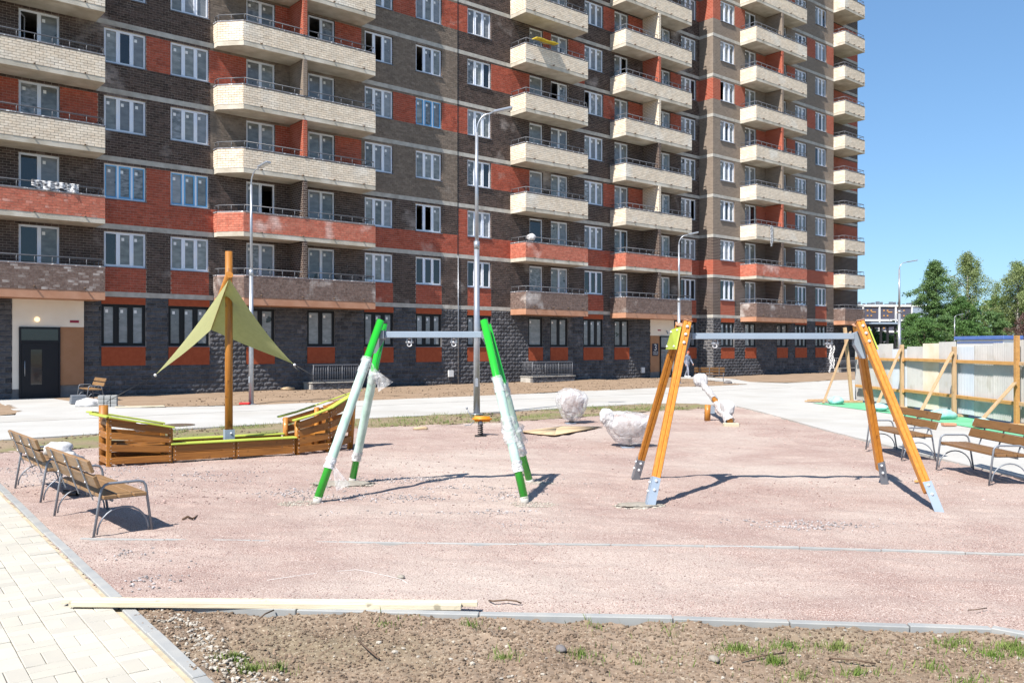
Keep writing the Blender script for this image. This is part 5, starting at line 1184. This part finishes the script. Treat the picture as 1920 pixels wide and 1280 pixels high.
def toy(label, loc, size, seed, rz, extra=False):
    t = thing('wrapped_spring_toy', label, 'wrapped toy', loc, rz)
    MB().tube([(.06*math.cos(q), .06*math.sin(q), .01+.18*q/(2*PI*4)) for q in [2*PI*4*k/60 for k in range(61)]], .014, 6).build('spring', ['black'], t)
    MB().bbox(-.16, .10, -.10, .10, 0, .03, .006).build('base_plate', ['steel'], t)
    bundle('wrapped_body', 'foam', (size[0]*.80, size[1]*.7, size[2]*.74), seed, loc=(0, 0, size[2]+.12), parent=t, taper=.72, rough=.9, ex=.85, sub=4)
    bundle('film', 'wrap', (size[0]*.98, size[1]*.95, size[2]*1.0), seed+1, loc=(0, 0, size[2]+.08), parent=t, taper=.68, rough=1.15, ex=.8, sub=4)
    if extra: bundle('wrapped_head', 'whitebag', (.13, .12, .15), seed+4, loc=(-size[0]*.98, 0, size[2]*1.62+.12), parent=t, taper=.9, rough=1.2); bundle('film', 'wrap', (.24, .14, .17), seed+7, loc=(-size[0]*.60, 0, size[2]*1.45+.10), parent=t, taper=.9, rough=1.6)
    return t
toy('upright spring toy bundled in clear film beside the cardboard', (1.58, 22.9, 0), (.40, .34, .42), 31, .3)
toy('long spring toy bundled in clear film left of the timber swing leg', (2.35, 17.4, 0), (.46, .28, .32), 41, .1, True)
ss = thing('seesaw', 'wrapped seesaw beam resting with one end on the ground by a short orange post', 'seesaw', (0, 0, 0))
a, b = Vector((5.58, 22.1, .14)), Vector((5.72, 26.0, .97))
MB().tube([a, b], .075, 12).build('beam', ['shipp'], ss)
film('film', a-Vector((0, .05, .02)), a.lerp(b, .40), .105, 2, ss, 'wrapd', .35, 20, 16)
film('film', a.lerp(b, .52), b, .085, 5, ss, 'wrapd', .25, 18, 10)
bundle('wrapped_seat', 'whitebag', (.19, .22, .20), 51, loc=b+Vector((-.05, 0, .08)), parent=ss, taper=.9)
bundle('wrapped_seat', 'whitebag', (.15, .3, .22), 53, loc=a.lerp(b, .16)+Vector((.06, 0, .14)), parent=ss, taper=.8)
MB().tube([(5.40, 23.9, 0), (5.42, 23.9, .44)], .085, 14).build('post', ['shipp'], ss)
MB().bbox(5.45, 5.60, 23.85, 23.98, .2, .42, .005).build('bearing', ['steel'], ss)
MB().bbox(5.40, 5.78, 21.95, 22.15, 0, .10, .01).build('bumper', ['rawx'], ss)

# ---- street lamps
def lamp(label, loc, h, rz, group='street lamps', arm=.75):
    t = thing('street_lamp', label, 'street lamp', loc, rz, group)
    MB().tube([(0, 0, 0), (0, 0, h*.55)], [.088, .070], 16).build('pole', ['galv'], t)
    MB().tube([(0, 0, h*.55), (0, 0, h*.92)], [.052, .042], 14).build('upper_pole', ['galv'], t)
    MB().tube([(0, 0, h*.54), (0, 0, h*.565)], .078, 14).build('collar', ['galv'], t)
    MB().tube([(0, 0, h*.91)]+[(arm*.62*(1-math.cos(q)), 0, h*.92+h*.062*math.sin(q)) for q in [PI/2*k/8 for k in range(9)]]+[(arm*.85, 0, h*.99)], .024, 8).build('arm', ['galv'], t)
    hd_ = MB(); X = Matrix.Translation((arm*.8, 0, h*.987)) @ Matrix.Rotation(R(-14), 4, 'Y'); hd_.bbox(0, .52, -.11, .11, -.03, .04, .02, 0, X); o = hd_.build('lamp_head', ['galv'], t)
    MB().box(.1, .48, -.08, .08, -.04, -.031, 0, X).build('lens', ['lens'], o)
    MB().tube([(0, 0, 0), (0, 0, .02)], .17, 14).build('base_flange', ['galv'], t)
    MB().bbox(-.04, .04, -.096, -.07, .75, .98, .01).build('service_door', ['galv'], t)
    return t
lp = lamp('tall grey street lamp behind the ship, its foot by a red piece', (-9.14, 30.28, .04), 8.35, R(-35), arm=.55)
dup(lp, (-1.05, 25.7, .04), R(5), 'tallest grey street lamp standing behind the green swing', 'street lamps', (1.12, 1.12, 1.09))
dup(lp, (9.35, 48.4, .04), R(0), 'grey street lamp behind the top of the timber swing leg', 'street lamps', (1.15, 1.15, 1.01))
dup(lp, (29.05, 64.8, 0), R(8), 'grey street lamp standing free against the sky behind the fence', 'street lamps', (1.5, 1.5, 1.03))
dup(lp, (34.65, 78, 0), R(5), 'thin short street lamp just left of the free standing one', 'street lamps', (.8, .8, .64))
dup(lp, (35.6, 69.5, 0), R(8), 'short street lamp in front of the trees, just left of the cabin', 'street lamps', (.8, .8, .57))

# ---- corrugated fence
FN = thing('construction_fence', 'makeshift fence of corrugated metal sheets on wooden rails and braced posts', 'fence', (12.75, 16, 0), 0)
def corr(L, H, m):
    n = int(L/.0125); V = []; 
    for i in range(n+1):
        y = L*i/n; x = .017*math.sin(2*PI*y/.082); V += [(x, y, 0), (x, y, H*.5), (x, y, H)]
    F = [(i*3+j, i*3+3+j, i*3+4+j, i*3+1+j) for i in range(n) for j in (0, 1)]
    me = bpy.data.meshes.new('sheet'); me.from_pydata(V, [], F); me.materials.append(M[m]); me.polygons.foreach_set('use_smooth', [True]*len(F)); return me
y = 0.0; seq = ['corr', 'corr', 'corr', 'corr', 'corr', 'corr', 'corr', 'corr', 'corrl', 'corr', 'corrb', 'corr', 'corrl', 'corr', 'corr', 'corr']
k = 0
while y < 15.2:
    L = .98; H = 1.90+.055*((k*7) % 4)-(.05 if y > 10.5 else 0); m = seq[k % 16]
    o = link('sheet', corr(L+.04, H, m), FN, (.012*(k % 2)+(0 if y < 10 else -.03*(y-10)), y, .13+.012*(k % 3))); o.rotation_euler = (random.uniform(-.006, .006), 0, .035 if y >= 10 else 0)
    if m == 'corrb': o['label'] = 'tan stained sheet'
    y += L; k += 1
for z in (.62, 1.62):
    for ya, yb, xo in ((-.2, 5.55, -.06), (5.6, 11.9, -.06), (11.8, 15.3, -.10)):
        MB().bar((xo-.03, ya, z), (xo-.03-(.14 if ya > 11 else 0), yb, z+(.03 if ya > 5 else 0)), .105, .09, c=.004).build('rail', ['rawo' if ya > 0 else 'raw'], FN)
for i, (yy, xo, h, by, lean) in enumerate(((15.0, -.55, 2.75, 14.6, .25), (11.9, -.16, 2.12, 11.2, 0), (8.6, -.16, 2.05, 8.35, 0), (5.55, -.16, 2.32, 5.35, 0), (2.0, -.16, 2.2, 1.9, 0))):
    MB().bar((xo, yy, .05), (xo-lean, yy+.1*lean, h), .10, .11, (0, 1, 0), c=.004).build('post', ['raw' if i != 3 else 'rawo'], FN)
    MB().bar((xo-1.25, by-.2, .07), (xo-.08, yy-.06, h-.15 if i != 3 else 1.15), .04, .13, (0, 1, 0), c=.004).build('brace', ['raw'], FN)
    MB().bbox(xo-.35, xo+.35, yy-.12, yy+.12, .055, .13, .006).build('foot_board', ['raw'], FN)
def bagt(x, y, lb, s=1.0, sd=1): lump('sandbag', 'bag', (.36*s, .24*s, .13*s), sd, 3, .5, label=lb, cat='sandbag', loc=(x, y, .17), rz=sd, freq=1.0)
bagt(11.35, 30.3, 'turquoise sandbag at the foot of the leaning fence post', 1.2, 61)
bagt(11.4, 26.9, 'turquoise sandbag holding the second fence brace', 1.0, 62)
bagt(11.9, 23.9, 'turquoise sandbag behind the bench at the third fence post', 1.2, 63)
bagt(11.55, 21.2, 'pale turquoise bag at the brace of the tallest fence post', 1.0, 64)
o = MB().bbox(-.16, .16, -.09, .09, 0, .07, .01).build('paver_pair', ['clad']); o.location = gp(1779, 798, .06); tag(o, 'pink brick lying on the green mat between the right benches', 'brick')
o = MB().bbox(-.7, .7, -.06, .06, 0, .05, .005).bbox(-.5, .8, .10, .22, .03, .08, .005).build('board_pile', ['raw']); o.location = (11.3, 31.4, .07); o.rotation_euler = (0, 0, .2); tag(o, 'loose boards lying by the far end of the fence', 'boards')
# blue black pallet showing under the far sheets
# ---- cabin, pavilion, far building
cb = thing('site_cabin', 'white site cabin with flat blue roof behind the fence', 'cabin', (23.9, 42.0, .12), R(12))
MB().box(0, .95, 0, 3.2, 0, 2.30).build('wall', ['white'], cb); MB().bbox(-.1, 1.05, -.1, 3.3, 2.32, 2.50, .02).build('roof', ['blue'], cb)
MB().box(-.03, 0, .6, 1.9, 1.1, 2.05).build('window', ['sill'], cb); MB().bar((-.02, .05, 2.18), (-.02, 3.15, 2.18), .03, .05).build('trim', ['blue'], cb)
pv = thing('pavilion', 'open black pavilion with a flat grey roof beyond the fence', 'pavilion', (31.4, 75, 0), R(5))
MB().bbox(-2.1, 1.6, -1.5, 1.5, 4.05, 4.22, .02).build('roof', ['steel'], pv); MB().bbox(-1.9, 1.4, -1.35, 1.35, 3.85, 4.04, .02).build('fascia', ['black'], pv)
pm = MB().bbox(-.08, .08, -.08, .08, 0, 3.85, .01).mesh('post', ['black'])
for x in (-1.8, -.9, 0, .6, 1.3):
    for yy in (-1.2, 1.2): link('post', pm, pv, (x, yy, 0))
fbm_ = MB()
fb = thing('apartment_building', 'long distant dark apartment building with white grid frame and orange marks', 'apartment building', (92, 250, 0), R(4))
MB().box(0, 30, 0, 12, 0, 14.3).build('wall', ['fardark'], fb)
fr = MB()
for z in (0.3, 3.3, 6.6, 9.9, 14.1): MB().box(-.2, 30.2, -.35, 0, z, z+.55).build('floor_band', ['white'], fb)
for x in (0, 4.9, 9.8, 14.7, 19.6, 24.5, 29.4): MB().box(x-.2, x+.25, -.30, 0, .85, 14.1).build('mullion', ['white'], fb)
wm_ = MB().box(0, 1.3, -.1, 0, 0, .30).mesh('window', ['rawo']); wg = MB().box(0, .45, -.1, 0, 0, .4).mesh('window', ['rawo'])
for z in (4.2, 7.6, 11.2, 12.7):
    for x in range(6):
        link('window', wm_, fb, (x*4.9+random.choice((.5, 2.6)), 0, z+1.2)); link('window', wg, fb, (x*4.9+1.2, 0, z+.1)); link('window', wg, fb, (x*4.9+2.3, 0, z+.1))
rr = MB()
for q in range(22): x = .5+q*1.33; rr.box(x, x+random.uniform(.3, .9), 2, 3, 14.65, 14.9+random.uniform(.1, .9))
rr.build('rooftop_units', ['frame'], fb, kind='stuff')
MB().box(24.6, 30.5, -.5, -.31, .3, 13.8).build('end_screen', ['steel'], fb)

# ---- trees
def leafcloud(cent, rad, n, size, droop=0.0):
    c = cent[RNG.integers(0, len(cent), n)]; r = rad*np.abs(RNG.normal(0, .5, (n, 3)))*np.sign(RNG.uniform(-1, 1, (n, 3)))
    P = c+r; P[:, 2] -= droop*np.abs(RNG.normal(0, .6, n))
    a = RNG.normal(0, 1, (n, 3)); a /= np.linalg.norm(a, axis=1)[:, None]; b = np.cross(a, RNG.normal(0, 1, (n, 3))); b /= np.linalg.norm(b, axis=1)[:, None]
    s = (size*RNG.uniform(.6, 1.3, n))[:, None]
    V = np.stack([P-a*s, P-b*s*.55, P+a*s, P+b*s*.55], 1).reshape(-1, 3); F = np.arange(n*4).reshape(n, 4); return V, F
def tree(label, x, y, h, w, m, bark, n, group, name='tree', z0=.22, droop=.5, taper=1.0, leaf=.15, clumps=90, lean=0.0, cat='tree', cone=None):
    t = thing(name, label, cat, (x, y, 0), random.uniform(0, 6), group)
    tr = MB(); tr.tube([(0, 0, -.1), (.05*h*lean, 0, h*.35), (.1*h*lean, .1, h*.7), (.12*h*lean, 0, h*.97)], [h*.018, h*.013, h*.008, h*.002], 8)
    cs = []; clumps = int(clumps*1.9); n = int(n*3.2); leaf *= .46
    for i in range(clumps):
        f = (i+random.random())/clumps; zz = h*(z0+(1-z0)*f**.85)
        prof = (math.sin(PI*min(1, max(.03, (f*.93+.07))**taper))**.75 if f < .97 else .12) if cone is None else (1-f)**cone*min(1, .35+f*3)
        a = random.uniform(0, 2*PI); rr = w*prof*math.sqrt(random.random())*random.choice((.7, .85, 1.0, 1.0, 1.35))*(.8+.4*abs(math.sin(a*2+h+zz*1.1)))
        p = (rr*math.cos(a)+lean*.1*h*f, rr*math.sin(a), zz); cs.append(p)
        if i % 5 == 0: tr.tube([(0.1*h*lean*f, 0, max(h*.12, zz-rr*.8)), (p[0]*.6, p[1]*.6, zz-rr*.1), p], [h*.005, h*.003, h*.001], 5)
    tr.build('trunk', [bark], t)
    V, F = leafcloud(np.array(cs), np.array([w*.14, w*.14, h*.022]), n, leaf, droop)
    link('crown', npmesh('crown', V, F, m, RNG.random(len(F))), t)
    return t
G1 = 'trees beyond the fence'
tree('pointed dark green tree, leftmost tall one beyond the fence', 41.6, 85, 10.5, 3.4, 'leafd', 'barkd', 10000, G1, droop=.2, cone=.75, leaf=.17, z0=.1)
tree('tallest birch with feathery drooping crown beyond the fence', 45.4, 86, 11.6, 2.6, 'leafb', 'bark', 7000, G1, 'birch_tree', z0=.28, droop=1.0, taper=.85, clumps=50)
tree('broad birch with white stem just right of the tallest one', 49.2, 84, 10.5, 2.9, 'leafb', 'bark', 9000, G1, 'birch_tree', z0=.2, droop=1.1, taper=.9, clumps=65)
tree('birch at the right edge of the photo leaning over the fence', 52.6, 86, 10.0, 3.0, 'leafb', 'bark', 10000, G1, 'birch_tree', z0=.15, droop=.9)
tree('slim pale tree in front of the pointed dark one', 43.2, 83, 7.0, 2.0, 'leafm', 'bark', 6000, G1, z0=.1, droop=.4)
tree('low rounded green tree right of the free standing street lamp', 38.0, 82, 5.3, 2.4, 'leafm', 'barkd', 6000, G1, z0=.05, droop=.2)
tree('low dark tree right beside the pavilion', 34.9, 84, 4.0, 2.0, 'leafm', 'barkd', 5000, G1, z0=.05, droop=.2)
M['leafr'] = leaf_mat('purple_brown_leaves', (0.10, 0.06, 0.05), (0.16, 0.10, 0.09))
tree('small purple brown leaved tree at the right edge above the fence', 40.6, 68, 4.9, 1.5, 'leafr', 'barkd', 4500, G1, z0=.2, droop=.2, leaf=.11)
for i, (px, yy, h, lb) in enumerate(((1735, 74, 4.6, 'dense green bush between the lamp and the cabin'), (1772, 76, 4.9, 'dense dark bush left of the far lamp above the cabin'), (1815, 74, 4.4, 'dense bush directly above the cabin roof'), (1860, 76, 5.2, 'dark bush above the right end of the cabin'), (1748, 88, 6.4, 'taller green bush under the pointed dark tree'), (1812, 90, 7.0, 'taller green bush between the pointed tree and the tallest birch'), (1868, 90, 7.4, 'taller green bush under the broad birch'), (1912, 88, 7.0, 'taller bush at the right edge under the last birch'), (1650, 88, 3.5, 'pale bush seen through the pavilion posts'), (1625, 90, 3.4, 'green bush at the left behind the pavilion'))):
    tree(lb, (px-960)/1620*yy, yy, h, 2.4, 'leafd' if i % 2 else 'leafm', 'barkd', 4500, 'bushes beyond the fence', 'bush', z0=.0, droop=.1, cat='bush', leaf=.16, clumps=60)
# woods further right, outside the frame but beside it
cs = []
for i in range(240):
    xx = random.uniform(54, 120); cs.append((xx, 95+random.uniform(-6, 8), random.uniform(.5, 8.5)*(.75+.25*math.sin(xx*.5))))
V, F = leafcloud(np.array(cs), np.array([1.6, 1.6, 1.1]), 26000, .28, .3); link('far_woods', npmesh('far_woods', V, F, 'leafm', RNG.random(len(F))), None, kind='stuff')

# ---- person walking by the entrance
P = thing('person', 'person in grey blue overalls and pink cap walking past the numbered entrance', 'person', (11.85, 58.4, .06), R(-150))
def skin(name, verts, edges, radii, m, root=0, sub=1, parent=None):
    me = bpy.data.meshes.new(name); me.from_pydata(verts, edges, []); o = link(name, me, parent)
    sk = o.modifiers.new('skin', 'SKIN'); sk.use_smooth_shade = True
    for i, r in enumerate(radii): d = me.skin_vertices[0].data[i]; d.radius = r if isinstance(r, tuple) else (r, r); d.use_root = (i == root)
    sb_ = o.modifiers.new('s', 'SUBSURF'); sb_.levels = sub; sb_.render_levels = sub; me.materials.append(M[m]); return o
# y is forward for the walker
bv = [(0, 0, .93), (0, .01, 1.15), (0, .02, 1.38), (0, .03, 1.50), (0, .05, 1.60), (0, .05, 1.70),
      (.09, 0, .88), (.10, .20, .50), (.10, .22, .10), (.10, .36, .04),
      (-.09, 0, .88), (-.10, -.10, .48), (-.10, -.32, .12), (-.10, -.22, .03),
      (.18, .02, 1.42), (.24, -.06, 1.15), (.25, .08, .92), (.25, .12, .84), (-.18, .02, 1.42), (-.25, .06, 1.15), (-.26, .22, .95), (-.26, .27, .88)]
be = [(0, 1), (1, 2), (2, 3), (3, 4), (4, 5), (0, 6), (6, 7), (7, 8), (8, 9), (0, 10), (10, 11), (11, 12), (12, 13), (2, 14), (14, 15), (15, 16), (16, 17), (2, 18), (18, 19), (19, 20), (20, 21)]
br = [(.15, .11), (.15, .11), (.17, .11), .055, .095, .085, .095, .07, .05, .045, .095, .07, .05, .045, .065, .05, .038, .035, .065, .05, .038, .035]
skin('body', bv, be, br, 'trous', 0, 2, P)
skin('jacket', [(0, 0, .98), (0, .01, 1.18), (0, .02, 1.40), (.18, .02, 1.42), (.24, -.06, 1.15), (.25, .06, .96), (-.18, .02, 1.42), (-.25, .06, 1.15), (-.26, .20, .98)], [(0, 1), (1, 2), (2, 3), (3, 4), (4, 5), (2, 6), (6, 7), (7, 8)], [(.17, .13), (.17, .13), (.19, .13), .08, .062, .05, .08, .062, .05], 'coat', 0, 2, P)
MB().sph((0, .06, 1.63), .098, (.88, 1, 1.12), 16).sph((0, .16, 1.62), .02, (1, 1, 1.2), 8).build('face', ['skin'], P)
MB().sph((0, .055, 1.685), .108, (1, 1.06, .72), 14).bbox(-.07, .07, .12, .22, 1.67, 1.685, .004).build('cap', ['redp'], P)
for s, (yy, z) in ((1, (.14, .83)), (-1, (.29, .87))):
    h = MB().sph((s*.255, yy, z), .035, (.6, 1, 1.3), 10)
    for q in range(4): h.tube([(s*.255, yy-.02+.014*q, z-.03), (s*.25, yy-.018+.015*q, z-.075-.008*(q in (1, 2)))], .0085, 5)
    h.tube([(s*.25, yy+.03, z+.01), (s*.235, yy+.05, z-.03)], .009, 5); h.build('hand', ['skin'], P)
for s, (yy, z) in ((1, (.30, .05)), (-1, (-.25, .05))): MB().bbox(s*.10-.045, s*.10+.045, yy-.13, yy+.13, 0, .09, .02).build('shoe', ['white'], P)
